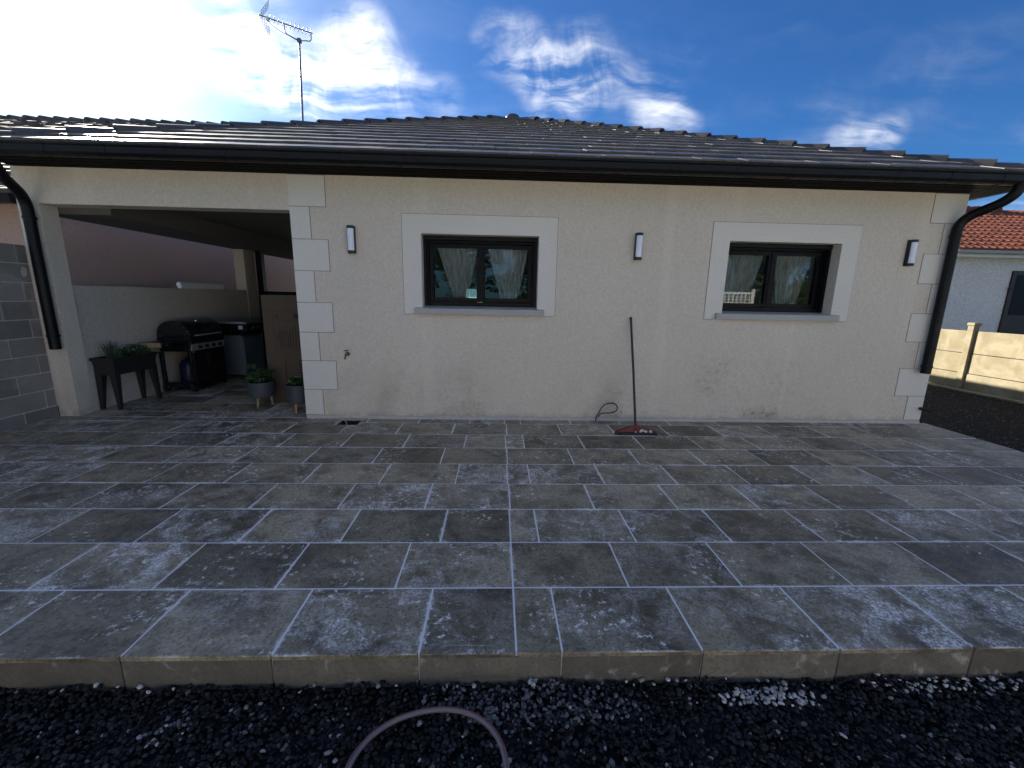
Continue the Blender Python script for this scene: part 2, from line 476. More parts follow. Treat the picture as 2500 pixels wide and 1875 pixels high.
def make_gravel_ground():
    mm, t, b = mat('gravel_ground')
    p = geo_pos(t)
    cells = t.node('ShaderNodeTexVoronoi'); t.put(cells.inputs['Vector'], p); cells.inputs['Scale'].default_value = 55
    sp = t.node('ShaderNodeSeparateXYZ'); t.put(sp.inputs[0], cells.outputs['Color'])
    c = t.mix(t.math('POWER', sp.outputs[0], 3.0), (0.006, 0.006, 0.007), (0.026, 0.026, 0.028))
    c = t.mix(t.ramp(sp.outputs[1], 0.975, 0.985), c, (0.22, 0.22, 0.215))
    # pale ground in the unseen yard, added to bounce sunlight at the house
    s0 = t.node('ShaderNodeSeparateXYZ'); t.put(s0.inputs[0], p)
    yard = t.ramp(t.math('ADD', s0.outputs[1], t.math('MULTIPLY', t.noise(p, 0.9, 3), 1.2)), -1.2, -2.6)
    pale = t.mix(t.math('POWER', sp.outputs[0], 1.5), (0.44, 0.42, 0.37), (0.66, 0.64, 0.58))
    c = t.mix(yard, c, pale)
    # beyond the plot: worn grass
    s = t.node('ShaderNodeSeparateXYZ'); t.put(s.inputs[0], p)
    far = t.ramp(t.math('ADD', t.vmath('LENGTH', p), t.math('MULTIPLY', t.noise(p, 0.4, 3), 6)), 17, 22)
    g = t.mix(t.noise(p, 1.3, 5, 0.6), (0.05, 0.075, 0.022), (0.13, 0.125, 0.05))
    c = t.mix(far, c, g)
    t.put(b.inputs['Base Color'], c)
    b.inputs['Roughness'].default_value = 0.95
    b.inputs['Specular IOR Level'].default_value = 0.1
    bn = t.node('ShaderNodeBump'); bn.inputs['Strength'].default_value = 1.0; bn.inputs['Distance'].default_value = 0.012
    t.put(bn.inputs['Height'], t.math('SUBTRACT', 0.6, cells.outputs['Distance']))
    t.put(b.inputs['Normal'], bn.outputs[0])


def make_stone():
    mm, t, b = mat('gravel_stone')
    at = t.node('ShaderNodeAttribute', attribute_type='GEOMETRY', attribute_name='tone')
    n = t.noise(geo_pos(t), 220, 3, 0.6)
    c = t.mix(1.0, at.outputs['Color'], t.vmath('SCALE', (1, 1, 1), t.ramp(n, 0.3, 0.7, 0.75, 1.25)), 'MULTIPLY')
    t.put(b.inputs['Base Color'], c)
    b.inputs['Roughness'].default_value = 0.7
    b.inputs['Specular IOR Level'].default_value = 0.3


def make_leaf(name, a, bcol):
    mm, t, b = mat(name)
    p = geo_pos(t)
    g = t.node('ShaderNodeNewGeometry').outputs['Random Per Island']
    t.put(b.inputs['Base Color'], t.mix(g, a, bcol))
    b.inputs['Roughness'].default_value = 0.5
    b.inputs['Transmission Weight'].default_value = 0.0
    b.inputs['Subsurface Weight'].default_value = 0.0


def make_hose():
    mm, t, b = mat('hose')
    uv = t.node('ShaderNodeUVMap').outputs[0]
    s = t.node('ShaderNodeSeparateXYZ'); t.put(s.inputs[0], uv)
    v = t.math('FRACT', t.math('MULTIPLY', s.outputs[0], 3.0))
    stripe = t.math('MULTIPLY', t.ramp(v, 0.50, 0.54), t.ramp(v, 0.82, 0.78))
    c = t.mix(stripe, (0.17, 0.165, 0.175), (0.24, 0.060, 0.04))
    t.put(b.inputs['Base Color'], c)
    b.inputs['Roughness'].default_value = 0.4


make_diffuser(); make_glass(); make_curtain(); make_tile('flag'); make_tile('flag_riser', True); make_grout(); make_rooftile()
make_clay('clay_red', (0.13, 0.034, 0.015), (0.22, 0.062, 0.026)); make_clay('clay_brown', (0.055, 0.045, 0.038), (0.16, 0.125, 0.10), 0.8)
make_block(); make_fence_concrete(); make_gravel_ground(); make_stone(); make_hose()
make_leaf('leaf_green', (0.022, 0.055, 0.016), (0.06, 0.11, 0.035))
make_leaf('leaf_grass', (0.045, 0.075, 0.035), (0.12, 0.14, 0.08))
make_leaf('leaf_tree', (0.010, 0.022, 0.006), (0.035, 0.058, 0.016))
plain('bark', (0.07, 0.055, 0.04), 0.9, bump=1.0, bscale=40)

# ------------------------------------------------------------------ mesh builder
WL = {}       # world location of each thing


class MB:
    def __init__(s):
        s.v = []; s.f = []; s.uv = None

    def quad(s, a, b, c, d):
        n = len(s.v); s.v += [a, b, c, d]; s.f.append((n, n+1, n+2, n+3)); return s

    def box(s, x0, x1, y0, y1, z0, z1):
        n = len(s.v)
        s.v += [(x0, y0, z0), (x1, y0, z0), (x1, y1, z0), (x0, y1, z0), (x0, y0, z1), (x1, y0, z1), (x1, y1, z1), (x0, y1, z1)]
        s.f += [(n, n+3, n+2, n+1), (n+4, n+5, n+6, n+7), (n, n+1, n+5, n+4), (n+1, n+2, n+6, n+5), (n+2, n+3, n+7, n+6), (n+3, n, n+4, n+7)]
        return s

    def hexa(s, p):
        """8 corners ordered like box()"""
        n = len(s.v); s.v += [tuple(q) for q in p]
        s.f += [(n, n+3, n+2, n+1), (n+4, n+5, n+6, n+7), (n, n+1, n+5, n+4), (n+1, n+2, n+6, n+5), (n+2, n+3, n+7, n+6), (n+3, n, n+4, n+7)]
        return s

    def prism(s, poly, d):
        """closed polygon (list of 3D points) extruded by vector d"""
        n = len(s.v); k = len(poly)
        d = Vector(d)
        s.v += [tuple(p) for p in poly] + [tuple(Vector(p)+d) for p in poly]
        s.f.append(tuple(range(n+k-1, n-1, -1))); s.f.append(tuple(range(n+k, n+2*k)))
        for i in range(k):
            j = (i+1) % k
            s.f.append((n+i, n+j, n+k+j, n+k+i))
        return s

    def tube(s, path, r, seg=10, cap=True, closed=False):
        pts = [Vector(p) for p in path]
        k = len(pts); rr = r if isinstance(r, (list, tuple)) else [r]*k
        base = len(s.v); up = None
        for i, p in enumerate(pts):
            if closed: tng = pts[(i+1) % k]-pts[i-1]
            else: tng = pts[min(i+1, k-1)]-pts[max(i-1, 0)]
            tng.normalize()
            if up is None:
                up = Vector((0, 0, 1)) if abs(tng.z) < 0.9 else Vector((0, 1, 0))
            up = (up - tng*up.dot(tng)).normalized()
            sd_ = tng.cross(up)
            for j in range(seg):
                a = 2*math.pi*j/seg
                s.v.append(tuple(p + rr[i]*(math.cos(a)*sd_ + math.sin(a)*up)))
        for i in range(k if closed else k-1):
            i2 = (i+1) % k
            for j in range(seg):
                j2 = (j+1) % seg
                s.f.append((base+i*seg+j, base+i*seg+j2, base+i2*seg+j2, base+i2*seg+j))
        if cap and not closed:
            s.f.append(tuple(base+j for j in range(seg-1, -1, -1)))
            s.f.append(tuple(base+(k-1)*seg+j for j in range(seg)))
        return s

    def lathe(s, c, prof, seg=24, axis='z'):
        """prof: list of (radius, height)"""
        base = len(s.v); k = len(prof)
        for r, h in prof:
            for j in range(seg):
                a = 2*math.pi*j/seg
                if axis == 'z': s.v.append((c[0]+r*math.cos(a), c[1]+r*math.sin(a), c[2]+h))
                elif axis == 'x': s.v.append((c[0]+h, c[1]+r*math.cos(a), c[2]+r*math.sin(a)))
                else: s.v.append((c[0]+r*math.sin(a), c[1]+h, c[2]+r*math.cos(a)))
        for i in range(k-1):
            for j in range(seg):
                j2 = (j+1) % seg
                s.f.append((base+i*seg+j, base+i*seg+j2, base+(i+1)*seg+j2, base+(i+1)*seg+j))
        s.f.append(tuple(base+j for j in range(seg-1, -1, -1)))
        s.f.append(tuple(base+(k-1)*seg+j for j in range(seg)))
        return s

    def mesh(s, name, off=(0, 0, 0), bevel=0.0, smooth=False, segs=1):
        me = bpy.data.meshes.new(name)
        o = off
        me.from_pydata([(a-o[0], b-o[1], c-o[2]) for a, b, c in s.v], [], s.f)
        if bevel:
            bm = bmesh.new(); bm.from_mesh(me)
            bmesh.ops.remove_doubles(bm, verts=bm.verts, dist=1e-5)
            es = [e for e in bm.edges if len(e.link_faces) == 2 and e.calc_face_angle(0) > 0.6]
            bmesh.ops.bevel(bm, geom=es, offset=bevel, segments=segs, affect='EDGES', profile=0.6)
            bm.to_mesh(me); bm.free()
        if smooth:
            bm = bmesh.new(); bm.from_mesh(me)
            for f in bm.faces: f.smooth = True
            for e in bm.edges:
                if len(e.link_faces) == 2 and e.calc_face_angle(0) > 0.7: e.smooth = False
            bm.to_mesh(me); bm.free()
        me.update()
        return me


def props(o, label=None, cat=None, group=None, kind=None):
    if label: o['label'] = label
    if cat: o['category'] = cat
    if group: o['group'] = group
    if kind: o['kind'] = kind
    return o


def link(name, data, parent=None, loc=(0, 0, 0), m=None):
    """loc is a world location; parents are never rotated or scaled"""
    o = bpy.data.objects.new(name, data)
    COL.objects.link(o)
    if m and data is not None and not data.materials: data.materials.append(MAT[m])
    pl = WL[parent.name] if parent else Vector((0, 0, 0))
    o.parent = parent
    o.location = Vector(loc)-pl
    WL[o.name] = Vector(loc)
    return o


def thing(name, label, cat, loc, group=None, kind=None):
    o = link(name, None, None, loc)
    o.empty_display_size = 0.1
    return props(o, label, cat, group, kind)


def part(mb, name, m, parent, bevel=0.0, smooth=False, segs=1, kind=None):
    """mesh given in world coordinates; the part's origin sits at its own centre"""
    a = np.array(mb.v)
    c = tuple((a.min(0)+a.max(0))/2)
    o = link(name, mb.mesh(name, c, bevel, smooth, segs), parent, c, m)
    if kind: o['kind'] = kind
    return o


def single(mb, name, m, label=None, cat=None, group=None, kind=None, bevel=0.0, smooth=False, segs=1, loc=None):
    a = np.array(mb.v)
    c = loc or tuple(((a.min(0)+a.max(0))/2)[:2])+(float(a[:, 2].min()),)
    o = link(name, mb.mesh(name, c, bevel, smooth, segs), None, c, m)
    return props(o, label, cat, group, kind)


def B(*a): return MB().box(*a)


def grid_wall(xs, zs, y0, y1, hole, axis='x'):
    """wall in x-z (axis x) with cells left out where hole(xc, zc)"""
    mb = MB()
    def P(a, y, z): return (a, y, z) if axis == 'x' else (y, a, z)
    def solid(i, j):
        if i < 0 or j < 0 or i >= len(xs)-1 or j >= len(zs)-1: return False
        return not hole((xs[i]+xs[i+1])/2, (zs[j]+zs[j+1])/2)
    for i in range(len(xs)-1):
        for j in range(len(zs)-1):
            if not solid(i, j): continue
            a0, a1, z0, z1 = xs[i], xs[i+1], zs[j], zs[j+1]
            mb.quad(P(a0, y0, z0), P(a1, y0, z0), P(a1, y0, z1), P(a0, y0, z1))
            mb.quad(P(a1, y1, z0), P(a0, y1, z0), P(a0, y1, z1), P(a1, y1, z1))
            if not solid(i-1, j): mb.quad(P(a0, y1, z0), P(a0, y0, z0), P(a0, y0, z1), P(a0, y1, z1))
            if not solid(i+1, j): mb.quad(P(a1, y0, z0), P(a1, y1, z0), P(a1, y1, z1), P(a1, y0, z1))
            if not solid(i, j-1): mb.quad(P(a0, y1, z0), P(a1, y1, z0), P(a1, y0, z0), P(a0, y0, z0))
            if not solid(i, j+1): mb.quad(P(a0, y0, z1), P(a1, y0, z1), P(a1, y1, z1), P(a0, y1, z1))
    return mb


# ------------------------------------------------------------------ key dimensions (metres, terrace top = 0)
YW = 3.46                      # front face of the house
XL, XR = -5.25, 5.27           # outer corners of the front
OPL, OPR, OPT = -5.03, -2.385, 2.36   # carport opening
WT = 2.73                      # soffit height
GZ = -0.150                    # gravel in front of the terrace
DEP, TW = 0.41, 0.605          # flag pitch
EAVE_Y, EAVE_Z, SLOPE = 3.06, 2.835, 0.441
RXL, RXR = -5.24, 5.58
RXC = (RXL+RXR)/2
RHALF = (RXR-RXL)/2
AP_Y, AP_Z = EAVE_Y+RHALF, EAVE_Z+SLOPE*RHALF
BACK_Y = 13.0


def ground_z(x):
    if x < 5.4: return GZ
    if x > 9.2: return -0.35
    return GZ + (x-5.4)/3.8*(-0.35-GZ)


# ------------------------------------------------------------------ ground
def build_ground():
    xs = [-400, -60, -20, -8, -5.25, 0, 5.4, 6.4, 7.4, 8.4, 9.2, 12, 20, 60, 400]
    ys = [-400, -60, -20, -8, -2, 0, 3.46, 8, 14, 30, 80, 400]
    mb = MB()
    for x in xs:
        for y in ys: mb.v.append((x, y, ground_z(x)-0.012))
    k = len(ys)
    for i in range(len(xs)-1):
        for j in range(k-1):
            mb.f.append((i*k+j, (i+1)*k+j, (i+1)*k+j+1, i*k+j+1))
    o = link('ground', mb.mesh('ground'), None, (0, 0, 0), 'gravel_ground')
    o['kind'] = 'structure'


build_ground()


def build_gravel():
    """loose stones in front of the terrace: one pile nobody could count"""
    bm = bmesh.new(); bmesh.ops.create_icosphere(bm, subdivisions=1, radius=1.0)
    bv = np.array([v.co[:] for v in bm.verts]); bf = np.array([[v.index for v in f.verts] for f in bm.faces]); bm.free()

    def scatter(x0, x1, y0, y1, n, rmin, rmax, tone, zlift=0.0, keep=None):
        P = np.column_stack([nrng.uniform(x0, x1, n), nrng.uniform(y0, y1, n)])
        if keep is not None: P = P[keep(P)]
        n = len(P)
        r = nrng.uniform(rmin, rmax, n)
        bank = 0.018*np.exp(P[:, 1]/0.06)*(0.4+0.6*np.sin(P[:, 0]*5.1+1.3*np.sin(P[:, 0]*2.3))**2)
        und = 0.006*np.sin(P[:, 0]*9+P[:, 1]*7)+0.005*np.sin(P[:, 0]*17-P[:, 1]*23)
        z = GZ+bank+und+nrng.uniform(-0.010, 0.004, n)+zlift
        V = np.repeat(bv[None], n, 0)*(1+nrng.uniform(-0.28, 0.28, (n, len(bv), 1)))
        V *= np.stack([nrng.uniform(.7, 1.35, n), nrng.uniform(.6, 1.1, n), nrng.uniform(.4, .8, n)], 1)[:, None, :]
        a = nrng.uniform(0, 2*np.pi, n); tl = nrng.normal(0, 0.4, n)
        c, s_ = np.cos(tl)[:, None], np.sin(tl)[:, None]
        y_, z_ = V[:, :, 1]*c-V[:, :, 2]*s_, V[:, :, 1]*s_+V[:, :, 2]*c
        c, s_ = np.cos(a)[:, None], np.sin(a)[:, None]
        X, Y = V[:, :, 0]*c-y_*s_, V[:, :, 0]*s_+y_*c
        V = np.stack([X, Y, z_], 2)*r[:, None, None]
        V += np.column_stack([P, z])[:, None, :]
        return V, tone(n)

    def dark(n):
        k = nrng.random(n)**3.2
        col = np.outer(0.008+0.040*k, [0.95, 0.98, 1.08])
        w = nrng.random(n) < 0.022
        col[w] = np.outer(nrng.uniform(.10, .45, w.sum()), [1, .98, .94])
        br = nrng.random(n) < 0.02
        col[br] = np.outer(nrng.uniform(.06, .14, br.sum()), [1.0, .9, .78])
        return col

    def grey(n): return np.outer(nrng.uniform(.04, .20, n), [.96, .99, 1.06])
    def white(n): return np.outer(nrng.uniform(.28, .62, n), [1, .985, .95])

    def ell(cx, cy, rx, ry):
        return lambda P: ((P[:, 0]-cx)/rx)**2+((P[:, 1]-cy)/ry)**2 < nrng.uniform(0.15, 1.15, len(P))
    sets = [scatter(-3.3, 3.5, -0.85, -0.004, 30000, .0045, .0130, dark)]
    sets.append(scatter(-0.6, 0.62, -.25, -.01, 1150, .006, .0115, grey, .007, ell(.08, -.11, .46, .10)))
    sets.append(scatter(-0.4, 0.2, -.12, -.01, 120, .006, .010, grey, .006, ell(-.15, -.05, .3, .05)))
    sets.append(scatter(.8, 1.4, -.17, -.03, 420, .006, .012, white, .009, ell(1.08, -.088, .26, .048)))
    sets.append(scatter(1.45, 2.3, -.12, 0, 260, .006, .010, white, .008, ell(1.78, -.045, .30, .035)))
    sets.append(scatter(1.95, 2.3, -.12, 0, 90, .006, .010, white, .008, ell(2.12, -.035, .12, .045)))
    sets.append(scatter(-1.5, -1.15, -.26, -.1, 130, .006, .011, grey, .007, ell(-1.31, -.18, .09, .07)))
    sets.append(scatter(-1.45, -1.2, -.26, -.1, 40, .006, .011, white, .009, ell(-1.30, -.185, .06, .05)))
    sets.append(scatter(-2.6, 2.6, -.035, -.004, 45, .006, .014, white, .012))
    for i, (V, Cc) in enumerate(sets):
        n = len(V); nv = len(bv)
        me = bpy.data.meshes.new('gravel')
        F = (bf[None]+np.arange(n)[:, None, None]*nv).reshape(-1, 3)
        me.vertices.add(n*nv); me.vertices.foreach_set('co', V.reshape(-1).astype(np.float32))
        me.loops.add(F.size); me.loops.foreach_set('vertex_index', F.reshape(-1).astype(np.int32))
        me.polygons.add(len(F)); me.polygons.foreach_set('loop_start', np.arange(0, F.size, 3, dtype=np.int32))
        me.update()
        at = me.attributes.new('tone', 'FLOAT_COLOR', 'POINT')
        at.data.foreach_set('color', np.column_stack([np.repeat(Cc, nv, 0), np.ones(n*nv)]).astype(np.float32).reshape(-1))
        if i == 0:
            o = link('gravel', me, None, (0, 0, 0), 'gravel_stone')
            props(o, 'loose black gravel along the foot of the terrace', 'gravel', kind='stuff')
            G = o
        else:
            sets[i] = me
    # pale stones, one patch per object
    names = [None, 'grey stones strewn on the black gravel under the terrace saw joint', None,
             'heap of white stones lying on black gravel against the terrace', 'scatter of white stones trailing along the terrace riser',
             None, 'small patch of pale stones on black gravel beside the hose', None, 'single pale stones lying along the foot of the riser']
    joins = {1: [1, 2], 3: [3], 4: [4, 5], 6: [6, 7], 8: [8]}
    labels = {1: names[1], 3: names[3], 4: names[4], 6: names[6], 8: names[8]}
    for k, idx in joins.items():
        bm = bmesh.new()
        for i in idx: bm.from_mesh(sets[i])
        me = bpy.data.meshes.new('pale_stones'); bm.to_mesh(me); bm.free()
        props(link('pale_stones', me, None, (0, 0, 0), 'gravel_stone'), labels[k], 'gravel', kind='stuff')


build_gravel()

# ------------------------------------------------------------------ terrace
TERR = link('terrace', None, None, (0, 0, 0)); TERR['kind'] = 'structure'
HOLE = (-1.925, -1.70, 3.185, 3.365)


def build_terrace():
    J = 0.0042
    TX0, TX1 = XL, 5.36
    offs = [.195, 0, .175, .008, .184, .007, .187, .021, .19]
    # mortar bed under the flags (shows in the joints)
    bed = MB()
    hx0, hx1, hy0, hy1 = HOLE
    for x0, x1, y0, y1 in ((TX0, hx0, 0.012, YW), (hx1, TX1-.01, 0.012, YW), (hx0, hx1, 0.012, hy0), (hx0, hx1, hy1, YW), (TX0+.19, OPR+.1, YW, 9.6)):
        bed.box(x0, x1, y0, y1, -0.14, -0.0018)
    part(bed, 'mortar_bed', 'grout', TERR)
    cache = {}

    def flag(x0, x1, y0, y1):
        # slightly uneven flags with a small arris
        rects = [(x0, x1, y0, y1)]
        hx0, hx1, hy0, hy1 = HOLE
        if x0 < hx1 and x1 > hx0 and y0 < hy1 and y1 > hy0:
            rects = []
            if x0 < hx0: rects.append((x0, hx0, y0, y1))
            if x1 > hx1: rects.append((hx1, x1, y0, y1))
            a, b_ = max(x0, hx0), min(x1, hx1)
            if y0 < hy0: rects.append((a, b_, y0, hy0))
            if y1 > hy1: rects.append((a, b_, hy1, y1))
        cx, cy = (x0+x1)/2, (y0+y1)/2
        key = (round(x1-x0, 3), round(y1-y0, 3)) if len(rects) == 1 else None
        me = cache.get(key) if key else None
        if me is None:
            mb = MB()
            for r_ in rects: mb.box(r_[0]-cx, r_[1]-cx, r_[2]-cy, r_[3]-cy, -0.022, 0)
            me = mb.mesh('paving_tile', bevel=0.0022 if len(rects) == 1 else 0)
            me.materials.append(MAT['flag'])
            if key: cache[key] = me
        o = link('paving_tile', me, TERR, (cx, cy, rng.uniform(-.0004, .0005)))
        o.rotation_euler = (max(-.0012, min(.0012, rng.gauss(0, .0007))), max(-.0010, min(.0010, rng.gauss(0, .0005))), 0)
        o['half_x'] = (x1-x0)/2; o['half_y'] = (y1-y0)/2

    for r_ in range(24):
        y0, y1 = r_*DEP, (r_+1)*DEP
        off = offs[r_] if r_ < 9 else (.19 if r_ % 2 == 0 else .01)
        bands = [(y0, y1, TX0, TX1)]
        if r_ == 8: bands = [(y0, YW, TX0, TX1), (YW, y1, OPL-.02, OPR)]
        elif r_ > 8: bands = [(y0, y1, OPL-.02, OPR)]
        for by0, by1, bx0, bx1 in bands:
            if by0 > 9.5: continue
            cuts = [bx0]
            k = math.ceil((bx0-off)/TW)
            while off+k*TW < bx1-0.02:
                xx = off+k*TW
                if xx > bx0+0.03: cuts.append(xx)
                k += 1
            cuts.append(bx1)
            if r_ < 9 and all(abs(c) > 0.03 for c in cuts): cuts.append(0.0)   # sawn movement joint
            cuts.sort()
            for i in range(len(cuts)-1):
                ja = J if i > 0 else 0.0
                jb = J if i < len(cuts)-2 else 0.0
                ya = by0+(J if (r_ > 0 and by0 != YW) else 0.0)
                yb = by1-(J if by1 != YW else 0.012)
                flag(cuts[i]+ja, cuts[i+1]-jb, ya, yb)
    # riser flags on the front edge
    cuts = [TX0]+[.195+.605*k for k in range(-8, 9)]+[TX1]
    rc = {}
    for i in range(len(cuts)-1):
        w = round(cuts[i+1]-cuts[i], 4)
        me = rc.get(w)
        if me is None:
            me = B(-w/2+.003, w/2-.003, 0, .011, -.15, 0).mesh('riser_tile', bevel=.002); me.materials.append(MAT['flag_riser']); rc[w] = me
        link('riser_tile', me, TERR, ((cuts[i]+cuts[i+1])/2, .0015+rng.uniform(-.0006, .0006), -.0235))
    # side of the terrace towards the drive
    part(B(TX1-.012, TX1-.002, 0.014, YW+.14, -.36, -.024), 'edge_strip', 'flag_riser', TERR)
    # mortar fillet along the foot of the wall
    mb = MB(); nseg = 150
    xs = np.linspace(OPR+.01, XR-.01, nseg)
    for x in xs:
        h = 0.040+0.006*math.sin(x*7.0)+rng.uniform(-.004, .004); dpt = 0.022+rng.uniform(-.003, .004)
        if -1.98 < x < -1.66: h, dpt = 0.006, .004
        mb.v += [(x, YW-dpt, -.002), (x, YW-dpt*.72, h*.8), (x, YW-.001, h)]
    for i in range(nseg-1):
        a = i*3
        mb.f += [(a, a+3, a+4, a+1), (a+1, a+4, a+5, a+2)]
    part(mb, 'mortar_fillet', 'skirt_mortar', TERR, smooth=True)


build_terrace()


def build_drain():
    x0, x1, y0, y1 = HOLE
    t = thing('drain_pit', 'open black drain pit cut into the paving at the wall foot', 'drain', ((x0+x1)/2, (y0+y1)/2, -.13))
    mb = MB()
    w = .008
    mb.box(x0+.001, x0+w, y0+.001, y1-.001, -.13, -.004); mb.box(x1-w, x1-.001, y0+.001, y1-.001, -.13, -.004)
    mb.box(x0+w, x1-w, y0+.001, y0+w, -.13, -.004); mb.box(x0+w, x1-w, y1-w, y1-.001, -.13, -.004)
    mb.box(x0+w, x1-w, y0+w, y1-w, -.13, -.12)
    part(mb, 'liner', 'rubber', t)
    mb = MB().tube([(x0+.05, y1-.02, -.11), (x0+.055, y1-.03, -.03), (x0+.045, y1-.05, .012), (x0+.075, y1-.075, .006), (x0+.10, y0+.05, -.06)], .0018, 8)
    part(mb, 'wire', 'label_white', t, smooth=True)
    mb = MB()   # rough cement collar on the wall side
    pts = [(x0-.035, y0-.01), (x0-.004, y0-.006), (x0-.004, y1+.004), (x1+.006, y1+.004), (x1+.03, y1+.035), (x0-.01, y1+.055), (x0-.045, y1+.02)]
    mb.prism([(a, b_, .0015) for a, b_ in pts], (0, 0, .004))
    part(mb, 'cement_collar', 'skirt_mortar', t)


build_drain()

# ------------------------------------------------------------------ the house
HOUSE = thing('house', 'cream rendered bungalow with dark tiled hip roof and open carport bay', 'house', (0, YW, 0))
WINS = [(-0.965, 0.360), (2.552, 3.877)]
WZ0, WZ1 = 1.325, 2.150


def build_walls():
    xs = sorted([XL, OPL, OPR, XR]+[a for w in WINS for a in w]+[-3.5, 1.4])
    zs = [-0.30, 0.0, WZ0, WZ1, OPT, WT+.02]

    def hole(x, z):
        if OPL < x < OPR and z < OPT: return True
        for a, b_ in WINS:
            if a < x < b_ and WZ0 < z < WZ1: return True
        return False
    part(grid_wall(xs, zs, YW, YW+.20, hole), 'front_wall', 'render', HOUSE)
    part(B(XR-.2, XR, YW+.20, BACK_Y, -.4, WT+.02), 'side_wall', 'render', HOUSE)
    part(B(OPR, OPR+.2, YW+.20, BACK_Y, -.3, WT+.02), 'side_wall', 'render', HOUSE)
    # back wall with the far window seen through the room
    part(grid_wall([OPR+.2, -.88, -.46, XR-.2], [-.3, 1.30, 1.66, WT+.02], 9.0, 9.2, lambda x, z: -.88 < x < -.46 and 1.30 < z < 1.66), 'room_wall', 'interior', HOUSE)
    part(B(OPR+.2, XR-.2, YW+.20, 9.0, WT-.03, WT+.02), 'room_ceiling', 'interior', HOUSE)
    part(B(OPR+.2, XR-.2, YW+.20, 9.0, -.02, 0), 'room_floor', 'interior', HOUSE)
    # carport: low side wall, back pillar, beams, ceiling
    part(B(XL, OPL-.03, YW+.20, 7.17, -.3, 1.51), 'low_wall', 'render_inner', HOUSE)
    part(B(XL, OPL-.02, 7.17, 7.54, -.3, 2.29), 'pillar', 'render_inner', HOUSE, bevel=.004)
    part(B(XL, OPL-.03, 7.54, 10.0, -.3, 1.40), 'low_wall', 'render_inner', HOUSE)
    part(B(XL, -4.46, YW+.20, 9.6, 2.29, WT), 'carport_beam', 'beam_grey', HOUSE, bevel=.004)
    part(B(-4.46, OPR, YW+.20, 9.6, 2.52, 2.55), 'carport_ceiling', 'ceiling_grey', HOUSE)
    # quoins with scored joints
    zw = [(.353, .698), (1.03, 1.37), (1.72, 2.06), (2.40, 2.722)]
    zn = [(.0, .353), (.698, 1.03), (1.37, 1.72), (2.06, 2.40)]
    k = 0
    for side in (0, 1):
        e = OPR if side == 0 else XR
        for bands, w in ((zw, .395), (zn, .215)):
            for z0, z1 in bands:
                z0b = max(z0, .045)
                if side == 0: x0, x1 = e+.0005, e+w
                else: x0, x1 = e-w, e-.0005
                qn = part(B(x0+(.003 if side else .0), x1-(.003 if not side else 0), YW-.006, YW+.002, z0b+.003, z1-.003), 'quoin', 'surround', HOUSE, bevel=.0015)
                # the scored line round it: neighbours share a joint, so each strip gets its own depth
                k += 1
                part(B(x0-(.004 if side else -.0006), x1+(.004 if not side else -.0006), YW-.0020-(k % 7)*.00014, YW+.001, max(z0b-.003, .044), min(z1+.003, WT-.006)), 'scored_joint', 'scored_joint', qn)


build_walls()


